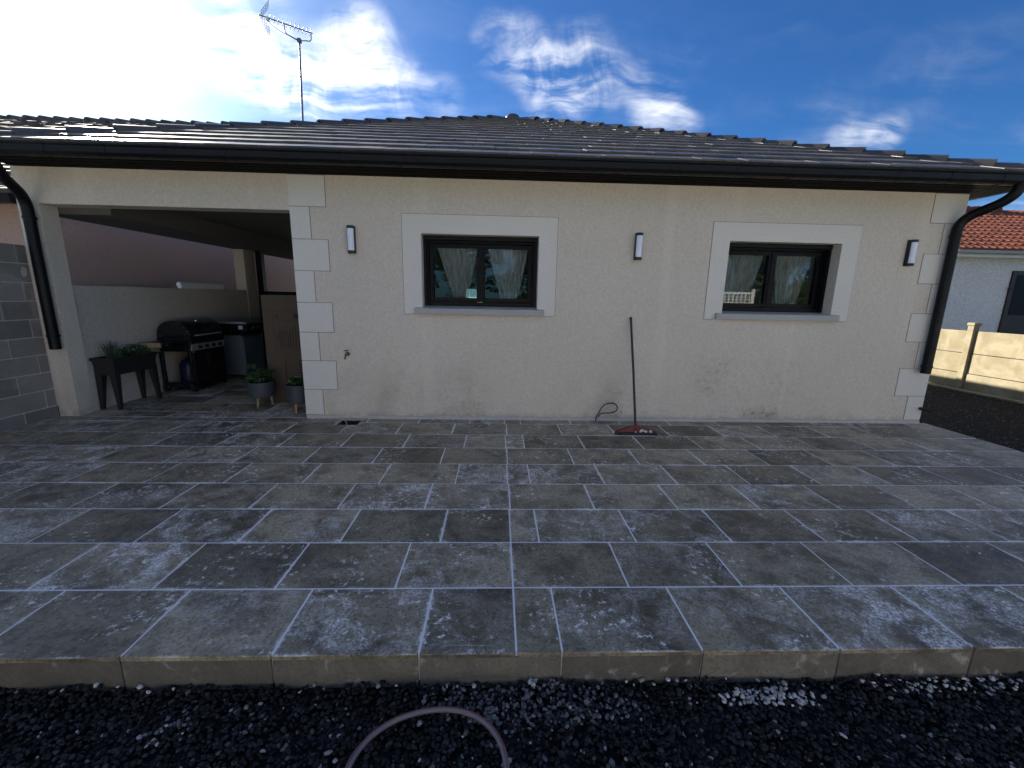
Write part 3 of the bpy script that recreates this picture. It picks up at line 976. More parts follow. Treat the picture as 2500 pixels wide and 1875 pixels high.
def build_window(i):
    a, b_ = WINS[i]
    near = 'beside the tap' if i == 0 else 'beside the squeegee'
    # surround
    o = .207; zb, zt = 1.262, 2.353
    mb = MB()
    mb.box(a-o, b_+o, YW-.007, YW+.002, WZ1, zt)
    mb.box(a-o, a, YW-.007, YW+.002, zb, WZ1); mb.box(b_, b_+o, YW-.007, YW+.002, zb, WZ1)
    sr = part(mb, 'window_surround', 'surround', HOUSE)
    for q in ((a-o-.005, a-o-.0002, zb-.005, zt+.005), (b_+o+.0002, b_+o+.005, zb-.005, zt+.005), (a-o-.0002, b_+o+.0002, zt+.0002, zt+.005),
              (a-o-.0002, a-.09, zb-.005, zb-.0002), (b_+.09, b_+o+.0002, zb-.005, zb-.0002)):
        part(B(q[0], q[1], YW-.003, YW+.001, q[2], q[3]), 'scored_joint', 'scored_joint', sr)
    # sill
    mb = MB()
    mb.hexa([(a-.08, YW-.055, zb+.002), (b_+.08, YW-.055, zb+.002), (b_+.08, YW-.008, zb+.002), (a-.08, YW-.008, zb+.002),
             (a-.08, YW-.055, WZ0+.004), (b_+.08, YW-.055, WZ0+.004), (b_+.08, YW-.008, WZ0+.012), (a-.08, YW-.008, WZ0+.012)])
    mb.hexa([(a+.001, YW-.008, WZ0-.03), (b_-.001, YW-.008, WZ0-.03), (b_-.001, YW+.21, WZ0-.03), (a+.001, YW+.21, WZ0-.03),
             (a+.001, YW-.008, WZ0+.012), (b_-.001, YW-.008, WZ0+.012), (b_-.001, YW+.21, WZ0+.032), (a+.001, YW+.21, WZ0+.032)])
    part(mb, 'window_sill', 'sill_stone', HOUSE, bevel=.003)
    # joinery, set back in the reveal
    y0, y1 = YW+.20, YW+.26
    xa, xb, z0, z1 = a+.002, b_-.002, WZ0+.034, WZ1-.002
    win = part(MB().box(xa, xa+.055, y0-.012, y1, z0, z1).box(xb-.055, xb, y0-.012, y1, z0, z1)
               .box(xa+.055, xb-.055, y0-.012, y1, z1-.075, z1).box(xa+.055, xb-.055, y0-.012, y1, z0, z0+.045), 'window', 'frame_black', HOUSE, bevel=.003)
    # roller shutter guides and the last slat under the lintel
    for gx in (xa, xb-.03):
        part(B(gx+.0005, gx+.0295, YW+.135, y0-.0125, z0, z1-.05), 'shutter_guide', 'anthracite', win)
    part(B(xa+.002, xb-.002, YW+.12, y0-.0125, z1-.048, z1-.002), 'shutter_slat', 'anthracite', win, bevel=.004)
    xm = (xa+xb)/2
    for sx0, sx1 in ((xa+.058, xm-.001), (xm+.001, xb-.058)):
        zz0, zz1 = z0+.048, z1-.078
        t = .046
        sash = part(MB().box(sx0, sx0+t, y0, y1-.004, zz0, zz1).box(sx1-t, sx1, y0, y1-.004, zz0, zz1)
                    .box(sx0+t, sx1-t, y0, y1-.004, zz1-t, zz1).box(sx0+t, sx1-t, y0, y1-.004, zz0, zz0+t), 'sash', 'frame_black', win, bevel=.003)
        part(B(sx0+t-.002, sx1-t+.002, y0+.022, y0+.030, zz0+t-.002, zz1-t+.002), 'pane', 'glass', win)
    part(B(xm-.022, xm+.022, y0-.010, y0-.001, z0+.05, z1-.08), 'cover_strip', 'frame_black', win, bevel=.002)
    # sheer curtains, tied in towards the bottom
    g0, g1 = z0+.05, z1-.08
    for n, (sx0, sx1) in enumerate(((xa+.07, xm-.02), (xm+.02, xb-.07))):
        mb = MB(); NU, NV = 40, 16
        tl, tr = sx0+.045, sx1-.02
        bl, br = sx0+(.26 if n == 0 else .22), sx0+(.43 if n == 0 else .42)
        if i == 1: bl, br = sx0+(.10 if n == 0 else .16), sx0+(.36 if n == 0 else .40)
        for v in range(NV+1):
            q = v/NV
            zq = g1+.01-(g1-g0)*q
            l_, r_ = tl+(bl-tl)*q**.92, tr+(br-tr)*q**1.05
            for u in range(NU+1):
                w = u/NU
                amp = .006+.016*q
                mb.v.append((l_+(r_-l_)*w, y1+.05+amp*math.sin(w*34+i*2+n+1.5*math.sin(w*7)), zq))
        for v in range(NV):
            for u in range(NU):
                k = v*(NU+1)+u
                mb.f.append((k, k+NU+1, k+NU+2, k+1))
        side = ('first', 'second')[n]
        single(mb, 'curtain', 'sheer', 'sheer white curtain drawn in behind the %s pane from the carport, window %s' % (side, near), 'curtain',
               'sheer curtains in the windows', smooth=True)


for i in range(2): build_window(i)
# far window curtain (other side of the room)
mb = MB()
for v in range(9):
    for u in range(25):
        w = u/24
        mb.v.append((-.74+.26*w-.05*v/8, 8.93+.02*math.sin(w*40), 1.97-.50*v/8))
for v in range(8):
    for u in range(24):
        k = v*25+u; mb.f.append((k, k+25, k+26, k+1))
single(mb, 'curtain', 'sheer', 'narrow curtain beside the bright far window seen through the room', 'curtain', 'sheer curtains in the windows', smooth=True)


# ------------------------------------------------------------------ roof
def clip(poly, a, b_, c):
    """keep a*u+b*v<=c"""
    out = []
    for i in range(len(poly)):
        p, q = poly[i], poly[(i+1) % len(poly)]
        dp, dq = a*p[0]+b_*p[1]-c, a*q[0]+b_*q[1]-c
        if dp <= 0: out.append(p)
        if (dp < 0 < dq) or (dq < 0 < dp):
            t = dp/(dp-dq); out.append((p[0]+t*(q[0]-p[0]), p[1]+t*(q[1]-p[1])))
    return out


def build_roof():
    ca = 1/math.sqrt(1+SLOPE**2); sa = SLOPE*ca
    LV = RHALF/ca
    roof = part(MB().prism([(RXL+.02, EAVE_Y+.02, EAVE_Z-.03), (RXR-.02, EAVE_Y+.02, EAVE_Z-.03), (RXC, AP_Y, AP_Z-.03)], (0, 0, -.03)), 'roof', 'soffit_dark', HOUSE)
    # the slopes turned away from the terrace
    bz = EAVE_Z; yb = BACK_Y+.4
    part(MB().prism([(RXL, EAVE_Y, EAVE_Z), (RXC, AP_Y, AP_Z), (RXC, yb, AP_Z), (RXL, yb, EAVE_Z)], (0, 0, -.06)), 'back_slope', 'roof_tile', roof)
    part(MB().prism([(RXR, EAVE_Y, EAVE_Z), (RXR, yb, EAVE_Z), (RXC, yb, AP_Z), (RXC, AP_Y, AP_Z)], (0, 0, -.06)), 'back_slope', 'roof_tile', roof)
    part(MB().prism([(RXL+.2, yb-.2, WT), (RXC, yb-.2, AP_Z-.08), (RXR-.2, yb-.2, WT)], (0, .1, 0)), 'back_gable', 'render', roof)
    # front slope tile by tile
    tw, ex, tl, th = .2435, .3665, .44, .020
    ncourse = int(LV/ex)+1
    stuff = MB(); shared = {}

    def P(u, v, w): return (RXC+u, EAVE_Y+v*ca-w*sa, EAVE_Z+v*sa+w*ca)
    count = 0
    full = None
    rest = []
    for r_ in range(ncourse):
        v0 = r_*ex-.035; v1 = v0+tl
        hw0 = RHALF*(1-max(v0, 0)/LV)
        off = (r_ % 2)*tw/2+.05
        k0 = math.floor((-hw0-off)/tw)-1
        for k in range(k0, -k0+2):
            u0, u1 = off+k*tw+.0015, off+(k+1)*tw-.0015
            poly = [(u0, v0), (u1, v0), (u1, v1), (u0, v1)]
            s_ = RHALF/LV
            poly = clip(clip(poly, 1, s_, RHALF-.01), -1, s_, RHALF-.01)
            poly = clip(poly, 0, 1, LV-.1)
            if len(poly) < 3: continue
            ar = abs(sum(poly[i][0]*poly[(i+1) % len(poly)][1]-poly[(i+1) % len(poly)][0]*poly[i][1] for i in range(len(poly))))/2
            if ar < .002: continue
            cu, cv = (u0+u1)/2, v0
            wz = rng.uniform(0, .003)
            def wv(v): return .0245*(1-(v-v0)/tl)+.002
            mbt = MB()
            isfull = ar > .995*(u1-u0)*tl
            if isfull:
                lp = [(u-cu, v-v0) for u, v in poly]
            else:
                lp = [(u-cu, v-v0) for u, v in poly]
            n = len(lp)
            # local axes: x = u, y = up the slope, z = normal
            mbt.v += [(u, v, wv(v+v0)) for u, v in lp]+[(u, v, wv(v+v0)+th) for u, v in lp]
            mbt.f.append(tuple(range(n-1, -1, -1))); mbt.f.append(tuple(range(n, 2*n)))
            for i in range(n):
                j = (i+1) % n; mbt.f.append((i, j, n+j, n+i))
            if count < 300:
                if isfull:
                    if full is None:
                        full = mbt.mesh('roof_tile', bevel=.002); full.materials.append(MAT['roof_tile'])
                    me = full
                else:
                    me = mbt.mesh('roof_tile'); me.materials.append(MAT['roof_tile'])
                o = link('roof_tile', me, roof, P(cu, v0, wz))
                o.rotation_euler = (math.atan(SLOPE)+rng.gauss(0, .0025), rng.gauss(0, .003), rng.gauss(0, .002))
                count += 1
            else:
                b0 = len(stuff.v)
                for x, y, z in mbt.v: stuff.v.append(P(cu+x, v0+y, wz+z))
                for f in mbt.f: stuff.f.append(tuple(q+b0 for q in f))
    part(stuff, 'upper_roof_tiles', 'roof_tile', roof, kind='stuff')
    # hip caps: bevelled half-tubes, each lapping the one below
    apex = Vector((RXC, AP_Y, AP_Z+.0))
    for sgn in (-1, 1):
        c0 = Vector((RXC+sgn*RHALF, EAVE_Y-.02, EAVE_Z-.005))
        ax = (apex-c0); Lh = ax.length; ax.normalize()
        sidev = ax.cross(Vector((0, 0, 1))).normalized(); up = sidev.cross(ax).normalized()
        step, ln = .405, .47
        prof = []
        for j in range(9):
            a = math.pi*(j/8)
            prof.append((math.cos(a), max(0.0, math.sin(a))**.8))
        nn = int(Lh/step)+1
        mb = MB(); k = len(prof)
        for e, (dist, s_) in enumerate(((0, 1.0), (ln, .80))):
            for q, (px, pz) in enumerate(prof):
                mb.v.append(tuple(ax*dist+sidev*px*.125*s_+up*(pz*.105*s_+(.020 if e == 0 else .0)-.035)))
            for q, (px, pz) in enumerate(prof):
                mb.v.append(tuple(ax*dist+sidev*px*.108*s_+up*(pz*.086*s_+(.020 if e == 0 else .0)-.035)))
        for q in range(k-1):
            mb.f.append((q, q+1, 2*k+q+1, 2*k+q))                    # outer skin
            mb.f.append((k+q+1, k+q, 3*k+q, 3*k+q+1))                # inner skin
            mb.f.append((q+1, q, k+q, k+q+1))                        # butt end
            mb.f.append((2*k+q, 2*k+q+1, 3*k+q+1, 3*k+q))
        me = mb.mesh('hip_tile', smooth=True); me.materials.append(MAT['roof_tile'])
        for i in range(nn):
            if i*step+ln > Lh+.12: break
            o = link('hip_tile', me, roof, c0+ax*(i*step)+up*rng.uniform(0, .006))
            o.rotation_euler = (rng.gauss(0, .008), rng.gauss(0, .008), rng.gauss(0, .012))
    part(MB().lathe((RXC, AP_Y-.02, AP_Z+.01), [(.17, -.06), (.165, .0), (.13, .045), (.07, .068), (.0, .072)], 16), 'apex_cap', 'roof_tile', roof, smooth=True)
    # ridge running back from the apex
    part(MB().tube([(RXC, AP_Y+.1, AP_Z+.01), (RXC, yb, AP_Z+.01)], .085, 12), 'ridge', 'roof_tile', roof)
    # fascia, soffit boards, gutter
    part(B(RXL+.02, RXR-.30, 3.105, 3.130, WT-.002, EAVE_Z-.02), 'fascia', 'soffit_dark', HOUSE)
    for a, b_ in ((3.131, 3.238), (3.242, 3.348), (3.352, YW-.0005)):
        part(B(RXL+.02, RXR-.30, a, b_, WT-.004, WT+.012), 'soffit_board', 'soffit_dark', HOUSE, bevel=.003)
    part(B(XR-.0005, RXR-.05, 3.131, BACK_Y, WT-.004, WT+.012), 'side_soffit', 'soffit_dark', HOUSE)
    part(B(RXR-.055, RXR-.03, 3.10, BACK_Y, WT-.003, EAVE_Z-.02), 'side_fascia', 'soffit_dark', HOUSE)
    prof = [(3.103, 2.835), (3.103, 2.745), (3.085, 2.722), (3.045, 2.715), (3.005, 2.722), (2.984, 2.748), (2.980, 2.800), (2.968, 2.812), (2.966, 2.828), (2.978, 2.834),
            (2.990, 2.826), (2.992, 2.750), (3.010, 2.732), (3.045, 2.725), (3.080, 2.731), (3.093, 2.748), (3.094, 2.835)]
    gut = part(MB().prism([(RXL, y, z) for y, z in prof], (RXR-.28-RXL, 0, 0)), 'gutter', 'gutter_black', HOUSE)
    x = RXL+.25
    while x < RXR-.4:
        part(MB().prism([(x, y+(-.004 if y < 3.0 else 0), z-.004 if z < 2.76 else z) for y, z in prof[1:9]]+[(x, 2.985, 2.80), (x, 3.0, 2.74), (x, 3.09, 2.74)], (.022, 0, 0)), 'gutter_bracket', 'gutter_black', gut)
        x += .56
    part(MB().prism([(RXR-.28, y, z) for y, z in prof[1:10]]+[(RXR-.28, 3.1, 2.834)], (.006, 0, 0)), 'gutter_stop', 'gutter_black', gut)
    prof2 = [(.0, .10), (.0, .03), (.02, .005), (.06, .0), (.10, .008), (.12, .035), (.125, .105), (.113, .105), (.11, .04), (.09, .02), (.06, .012), (.03, .016), (.012, .035), (.01, .10)]
    part(MB().prism([(RXR-.028+a, 3.02, 2.725+b_) for a, b_ in prof2], (0, BACK_Y-3.0, 0)), 'side_gutter', 'gutter_black', HOUSE)


build_roof()


def bez(p0, p1, p2, n=8):
    p0, p1, p2 = Vector(p0), Vector(p1), Vector(p2)
    return [tuple((1-t)**2*p0+2*t*(1-t)*p1+t*t*p2) for t in [i/n for i in range(n+1)]]


def build_pipes():
    # towards the drive: swan neck, pipe ending above the ground
    y = YW-.075
    path = [(5.34, 3.04, 2.74), (5.34, 3.04, 2.70)]+bez((5.34, 3.04, 2.68), (5.33, 3.06, 2.60), (5.27, 3.17, 2.54))+bez((5.20, 3.29, 2.48), (5.135, y, 2.42), (5.135, y, 2.30))+[(5.135, y, .655)]
    dp = part(MB().tube(path, .050, 16), 'downpipe', 'gutter_black', HOUSE, smooth=True)
    for z in (.74, 2.25):
        part(MB().lathe((5.135, y, z), [(.051, -.014), (.056, -.014), (.056, .014), (.051, .014)], 16).box(5.125, 5.145, y+.05, YW-.007, z-.01, z+.01).box(5.19, 5.205, y-.008, y+.008, z-.008, z+.008), 'pipe_clip', 'gutter_black', dp)
    x = -5.075
    path = [(-4.97, 3.04, 2.74), (-4.97, 3.04, 2.71)]+bez((-4.97, 3.04, 2.69), (-4.97, 3.06, 2.60), (-5.01, 3.18, 2.52))+bez((-5.04, 3.29, 2.45), (x, y, 2.38), (x, y, 2.26))+[(x, y, .80)]
    dp = part(MB().tube(path, .050, 16), 'downpipe', 'gutter_black', HOUSE, smooth=True)
    for z in (.95, 2.20):
        part(MB().lathe((x, y, z), [(.051, -.014), (.056, -.014), (.056, .014), (.051, .014)], 16).box(x-.01, x+.01, y+.05, YW-.0005, z-.01, z+.01), 'pipe_clip', 'gutter_black', dp)
    # little black outlet stub near the corner
    mb = MB().tube([(5.21, YW-.03, .20), (5.26, YW-.05, .195), (5.33, YW-.06, .18)], .020, 12)
    part(mb, 'outlet_stub', 'rubber', HOUSE, smooth=True)


build_pipes()


# ------------------------------------------------------------------ things on the wall
def wall_lamp(x, label):
    z0, z1 = 1.915, 2.207
    t = thing('wall_lamp', label, 'lamp', (x, YW, z0), 'half-round wall lamps on the front')
    hw = .036
    def arc(r, d0, n=12):
        return [(-r*math.cos(math.pi*i/n), -d0-r*.72*math.sin(math.pi*i/n)) for i in range(n+1)]
    d0 = .052
    part(B(x-hw-.004, x+hw+.004, YW-d0, YW-.0005, z0, z1), 'back_plate', 'lamp_black', t, bevel=.003)
    for a, b_ in ((z0, z0+.03), (z1-.03, z1)):
        part(MB().prism([(x+p, YW+q-.0005, a) for p, q in arc(hw+.002, d0)], (0, 0, b_-a)), 'end_cap', 'lamp_black', t, bevel=.0015)
    part(MB().prism([(x+p, YW+q-.0008, z0+.0302) for p, q in arc(hw-.001, d0)], (0, 0, z1-z0-.0604)), 'diffuser', 'diffuser', t, smooth=True)


wall_lamp(-1.725, 'black half-round wall lamp between the carport corner and the first window')
wall_lamp(1.490, 'black half-round wall lamp on the wall above the leaning squeegee')
wall_lamp(4.690, 'black half-round wall lamp between the second window and the house corner')


def build_tap():
    x, z = -1.845, .785
    t = thing('garden_tap', 'small tarnished garden tap sticking out of the cream wall', 'tap', (x, YW, z))
    part(MB().lathe((x, YW-.001, z), [(.022, 0), (.024, -.006), (.013, -.010), (.012, -.052), (.015, -.055), (.015, -.078), (.009, -.082)], 14, 'y'), 'body', 'brass', t, smooth=True)
    part(MB().tube([(x, YW-.065, z-.008)]+bez((x, YW-.068, z-.01), (x, YW-.098, z-.012), (x-.004, YW-.102, z-.052)), [.010]*6+[.0105]*4, 10), 'spout', 'brass', t, smooth=True)
    part(MB().tube([(x, YW-.062, z+.010), (x, YW-.062, z+.045)], .006, 8).tube([(x-.028, YW-.062, z+.046), (x+.028, YW-.062, z+.046)], .006, 8), 'handle', 'brass', t, smooth=True)


build_tap()


def build_squeegee():
    b0 = Vector((1.455, 2.945, .075)); top = Vector((1.468, YW-.014, 1.262))
    t = thing('floor_squeegee', 'red floor squeegee with dark pole leaning on the cream wall', 'squeegee', (b0.x, b0.y, 0))
    part(MB().tube([b0, b0.lerp(top, .5)+Vector((.004, 0, 0)), top], .0135, 12), 'pole', 'handle_dark', t, smooth=True)
    part(MB().tube([top-(top-b0).normalized()*.03, top+(top-b0).normalized()*.004], .0142, 12), 'pole_cap', 'rubber', t, smooth=True)
    w = .225; y = b0.y
    mb = MB()
    mb.prism([(b0.x-w, y-.022, .022), (b0.x+w, y-.022, .022), (b0.x+w, y-.022, .036), (b0.x+.035, y-.012, .092), (b0.x-.035, y-.012, .092), (b0.x-w, y-.022, .036)], (0, .026, .004))
    head = part(mb, 'head', 'red_paint', t, bevel=.003)
    part(MB().tube([b0-(top-b0).normalized()*.045, b0+(top-b0).normalized()*.035], [.021, .018], 12), 'socket', 'red_paint', head, smooth=True)
    part(B(b0.x-w-.010, b0.x+w+.010, y-.036, y-.008, .010, .0215), 'clamp_bar', 'handle_dark', t, bevel=.002)
    part(MB().hexa([(b0.x-w-.014, y-.040, .0005), (b0.x+w+.014, y-.040, .0005), (b0.x+w+.014, y-.026, .0005), (b0.x-w-.014, y-.026, .0005),
                    (b0.x-w-.012, y-.030, .012), (b0.x+w+.012, y-.030, .012), (b0.x+w+.012, y-.012, .012), (b0.x-w-.012, y-.012, .012)]), 'rubber_blade', 'rubber', t)
    mb = MB()
    for k in range(14):     # dried cement splashes on the head
        px = b0.x+rng.uniform(-.05, .20); pz = .024+rng.uniform(0, .03)*(1-abs(px-b0.x)/.25)
        s_ = rng.uniform(.006, .018)
        mb.lathe((px, y-.0228, pz), [(s_, 0), (s_*.8, -.0012), (.0, -.0016)], 7, 'y')
    part(mb, 'cement_splash', 'label_white', head)


build_squeegee()

pts = [(1.122, YW-.03, .002), (1.125, YW-.035, .05), (1.150, YW-.04, .10)]
loop = bez((1.150, YW-.04, .10), (1.19, YW-.04, .225), (1.285, YW-.05, .232), 8)+bez((1.285, YW-.05, .232), (1.365, YW-.055, .235), (1.375, YW-.05, .175), 8)[1:] + \
    bez((1.375, YW-.05, .175), (1.375, YW-.045, .105), (1.25, YW-.052, .108), 8)[1:]+[(1.19, YW-.056, .106), (1.16, YW-.055, .085), (1.145, YW-.05, .055)]
single(MB().tube(pts[:-1]+loop, .0062, 8), 'cable_loop', 'rubber', 'black cable looped up out of the wall foot next to the squeegee', 'cable', smooth=True)


# ------------------------------------------------------------------ carport contents
def leaf_clump(mb, c, rx, ry, rz, n, size, r_=rng):
    for _ in range(n):
        while True:
            a, b_, c_ = r_.uniform(-1, 1), r_.uniform(-1, 1), r_.uniform(-.6, 1)
            q = a*a+b_*b_+c_*c_
            if .12 < q < 1: break
        p = Vector((c[0]+a*rx, c[1]+b_*ry, c[2]+c_*rz))
        d1 = Vector((a+r_.gauss(0, .5), b_+r_.gauss(0, .5), c_*.5+r_.gauss(0, .4))).normalized()
        d2 = d1.cross(Vector((r_.gauss(0, 1), r_.gauss(0, 1), r_.gauss(0, 1)))).normalized()
        s_ = size*r_.uniform(.6, 1.3)
        n0 = len(mb.v)
        mb.v += [tuple(p-d1*s_*.5), tuple(p+d2*s_*.32), tuple(p+d1*s_*.6), tuple(p-d2*s_*.32)]
        mb.f.append((n0, n0+1, n0+2, n0+3))
    return mb


def grass_clump(mb, c, n, h, spread):
    for _ in range(n):
        a = rng.uniform(0, 6.28); s_ = rng.uniform(.1, 1)*spread
        b0 = Vector((c[0]+rng.gauss(0, .03), c[1]+rng.gauss(0, .03), c[2]))
        hh = h*rng.uniform(.5, 1.0)
        m1 = b0+Vector((math.cos(a)*s_*.4, math.sin(a)*s_*.4, hh*.65)); tip = b0+Vector((math.cos(a)*s_, math.sin(a)*s_, hh))
        w = Vector((-math.sin(a), math.cos(a), 0))*.0035
        n0 = len(mb.v)
        mb.v += [tuple(b0-w), tuple(b0+w), tuple(m1+w*.8), tuple(m1-w*.8), tuple(tip)]
        mb.f += [(n0, n0+1, n0+2, n0+3), (n0+3, n0+2, n0+4)]
    return mb


def build_planter():
    x0, x1, y0, y1 = -5.045, -4.785, 3.735, 4.40
    t = thing('raised_planter', 'dark raised planter trough on four tall legs by the carport pillar', 'planter', ((x0+x1)/2, (y0+y1)/2, 0))
    zt = .645; zb = .43
    w = .012
    mb = MB()
    for a in (0,):
        mb.hexa([(x0+.02, y0+.02, zb), (x1-.02, y0+.02, zb), (x1-.02, y0+.02+w, zb), (x0+.02, y0+.02+w, zb), (x0, y0, zt), (x1, y0, zt), (x1, y0+w, zt), (x0, y0+w, zt)])
        mb.hexa([(x0+.02, y1-.02-w, zb), (x1-.02, y1-.02-w, zb), (x1-.02, y1-.02, zb), (x0+.02, y1-.02, zb), (x0, y1-w, zt), (x1, y1-w, zt), (x1, y1, zt), (x0, y1, zt)])
        mb.hexa([(x0+.02, y0+.02+w, zb), (x0+.02+w, y0+.02+w, zb), (x0+.02+w, y1-.02-w, zb), (x0+.02, y1-.02-w, zb), (x0, y0+w, zt), (x0+w, y0+w, zt), (x0+w, y1-w, zt), (x0, y1-w, zt)])
        mb.hexa([(x1-.02-w, y0+.02+w, zb), (x1-.02, y0+.02+w, zb), (x1-.02, y1-.02-w, zb), (x1-.02-w, y1-.02-w, zb), (x1-w, y0+w, zt), (x1, y0+w, zt), (x1, y1-w, zt), (x1-w, y1-w, zt)])
        mb.box(x0+.02+w, x1-.02-w, y0+.02+w, y1-.02-w, zb, zb+.02)
    part(mb, 'trough', 'resin_brown', t)
    part(MB().box(x0-.012, x1+.012, y0-.012, y0, zt-.03, zt+.002).box(x0-.012, x1+.012, y1, y1+.012, zt-.03, zt+.002).box(x0-.012, x0, y0, y1, zt-.03, zt+.002).box(x1, x1+.012, y0, y1, zt-.03, zt+.002), 'rim', 'resin_brown', t)
    part(B(x0+.016, x1-.016, y0+.016, y1-.016, zt-.06, zt-.035), 'soil', 'soil', t)
    for lx, ly, sx, sy in ((x0+.005, y0+.005, 1, 1), (x1-.005, y0+.005, -1, 1), (x0+.005, y1-.005, 1, -1), (x1-.005, y1-.005, -1, -1)):
        a, b_ = lx, ly
        mb = MB().hexa([tuple(v) for v in ((a, b_, 0), (a+sx*.035, b_, 0), (a+sx*.035, b_+sy*.035, 0), (a, b_+sy*.035, 0),
                                           (a+sx*.004, b_+sy*.004, zb+.08), (a+sx*.085, b_+sy*.004, zb+.08), (a+sx*.085, b_+sy*.085, zb+.08), (a+sx*.004, b_+sy*.085, zb+.08))])
        part(mb, 'leg', 'resin_brown', t)
    g = thing('grass_plant', 'tuft of thin spiky grass planted in the raised planter', 'plant', (-4.92, 3.90, zt-.04))
    part(grass_clump(MB(), (-4.92, 3.90, zt-.04), 130, .26, .20), 'blades', 'leaf_grass', g)
    h = thing('leafy_herb', 'low leafy herb growing in the raised planter beside the grass', 'plant', (-4.92, 4.22, zt-.04))
    part(leaf_clump(MB(), (-4.92, 4.22, zt+.02), .14, .20, .10, 420, .035), 'foliage', 'leaf_green', h)
    part(MB().tube([(-4.92, 4.22, zt-.04), (-4.91, 4.23, zt+.03)], .006, 6), 'stem', 'leaf_green', h)


build_planter()


def build_bbq():
    t = thing('barbecue', 'black gas barbecue with closed lid and four knobs against the low wall', 'barbecue', (-4.80, 5.10, 0))
    x0, x1, y0, y1 = -5.02, -4.57, 4.74, 5.50
    # cart: four posts, back and far side closed, base tray
    mb = MB()
    for a, b_ in ((x0, y0), (x1-.045, y0), (x0, y1-.045), (x1-.045, y1-.045)):
        mb.box(a, a+.045, b_, b_+.045, .055, .60)
    mb.box(x0, x1, y0+.045, y1-.045, .055, .085)
    mb.box(x0, x1, y1-.044, y1-.03, .09, .60)
    mb.box(x0, x1, y0, y0+.03, .10, .145)
    part(mb, 'cart', 'bbq_black', t, bevel=.003)
    for a, b_ in ((y0+.047, (y0+y1)/2-.002), ((y0+y1)/2+.002, y1-.047)):
        d = part(B(x1-.018, x1+.002, a, b_, .10, .585), 'door', 'bbq_black', t, bevel=.003)
        part(B(x1+.0025, x1+.018, b_-.04 if a < y0+.1 else a+.02, (b_-.04 if a < y0+.1 else a+.02)+.012, .42, .55), 'handle', 'bbq_black', d, bevel=.002)
    # firebox
    part(MB().hexa([(x0+.02, y0, .602), (x1, y0, .602), (x1, y1, .602), (x0+.02, y1, .602), (x0-.0, y0, .80), (x1+.03, y0, .80), (x1+.03, y1, .80), (x0, y1, .80)]), 'firebox', 'bbq_black', t, bevel=.006)
    pan = part(MB().hexa([(x1+.004, y0+.01, .618), (x1+.018, y0+.01, .612), (x1+.018, y1-.01, .612), (x1+.004, y1-.01, .618),
                          (x1+.022, y0+.01, .712), (x1+.036, y0+.01, .708), (x1+.036, y1-.01, .708), (x1+.022, y1-.01, .712)]), 'control_panel', 'panel_grey', t, bevel=.003)
    for k in range(4):
        ky = y0+.17+k*.15
        part(MB().lathe((x1+.030, ky, .662), [(.030, -.004), (.030, .006), (.022, .010), (.019, .032), (.0, .034)], 16, 'x'), 'knob', 'bbq_black', pan, smooth=True)
    # lid: barrel section with end cheeks
    n = 12; prof = []
    for i in range(n+1):
        a = math.pi*i/n
        prof.append((-4.795-.245*math.cos(a)*(1.0 if a > math.pi/2 else .92), .803+.245*math.sin(a)**.75))
    lid = part(MB().prism([(px, y0+.005, pz) for px, pz in prof], (0, y1-y0-.01, 0)), 'lid', 'bbq_lid', t, bevel=.012, smooth=True, segs=2)
    part(MB().tube([(-4.535, y0+.10, .835), (-4.535, y1-.08, .835)], .012, 10), 'lid_handle', 'panel_grey', lid, smooth=True)
    for ky in (y0+.13, y1-.11):
        part(B(-4.565, -4.533, ky-.010, ky+.010, .828, .842), 'handle_bracket', 'bbq_black', lid)
    part(MB().lathe((-4.70, 5.12, 1.028), [(.026, 0), (.026, .010), (.02, .016), (.0, .016)], 14), 'thermometer', 'steel', lid, smooth=True)
    # side shelf with a wooden front edge
    sh = part(B(-5.0, -4.60, y0-.36, y0-.002, .735, .765), 'side_shelf', 'bbq_black', t, bevel=.004)
    part(B(-4.985, -4.68, y0-.385, y0-.361, .705, .768), 'wood_edge', 'shelf_wood', sh, bevel=.003)
    part(B(-5.0, -4.60, y0-.30, y0-.27, .70, .734), 'shelf_bracket', 'bbq_black', sh)
    for wy, wx in ((y0+.04, x1-.02), (y0+.04, x0+.03)):
        wh = part(MB().lathe((wx-.005, wy, .068), [(.045, -.018), (.067, -.016), (.068, 0), (.067, .016), (.045, .018)], 20, 'x'), 'wheel', 'rubber', t, smooth=True)
        part(MB().lathe((wx+.0135, wy, .068), [(.018, 0), (.018, .004), (.0, .006)], 12, 'x'), 'hub_cap', 'steel', wh, smooth=True)
    for wx in (x0+.01, x1-.045):
        part(B(wx, wx+.035, y1-.042, y1-.008, 0, .055), 'foot', 'bbq_black', t)
    # gas bottle inside the cart, seen through the open side
    g = thing('gas_bottle', 'blue gas bottle standing inside the barbecue cart', 'gas bottle', (-4.76, 4.98, .086))
    part(MB().lathe((-4.76, 4.98, .086), [(.10, 0), (.135, .012), (.145, .04), (.145, .27), (.135, .32), (.10, .36), (.05, .375), (.05, .40), (.0, .40)], 24), 'body', 'gas_blue', g, smooth=True)
    part(MB().lathe((-4.76, 4.98, .4865), [(.035, 0), (.035, .03), (.02, .035), (.015, .06), (.0, .06)], 12), 'valve', 'brass', g, smooth=True)
    part(MB().tube(bez((-4.745, 4.96, .52), (-4.66, 4.86, .56), (-4.645, 4.85, .40))+bez((-4.645, 4.85, .40), (-4.63, 4.85, .2), (-4.64, 4.92, .59))[1:], .006, 6), 'hose', 'label_white', g, smooth=True)


build_bbq()


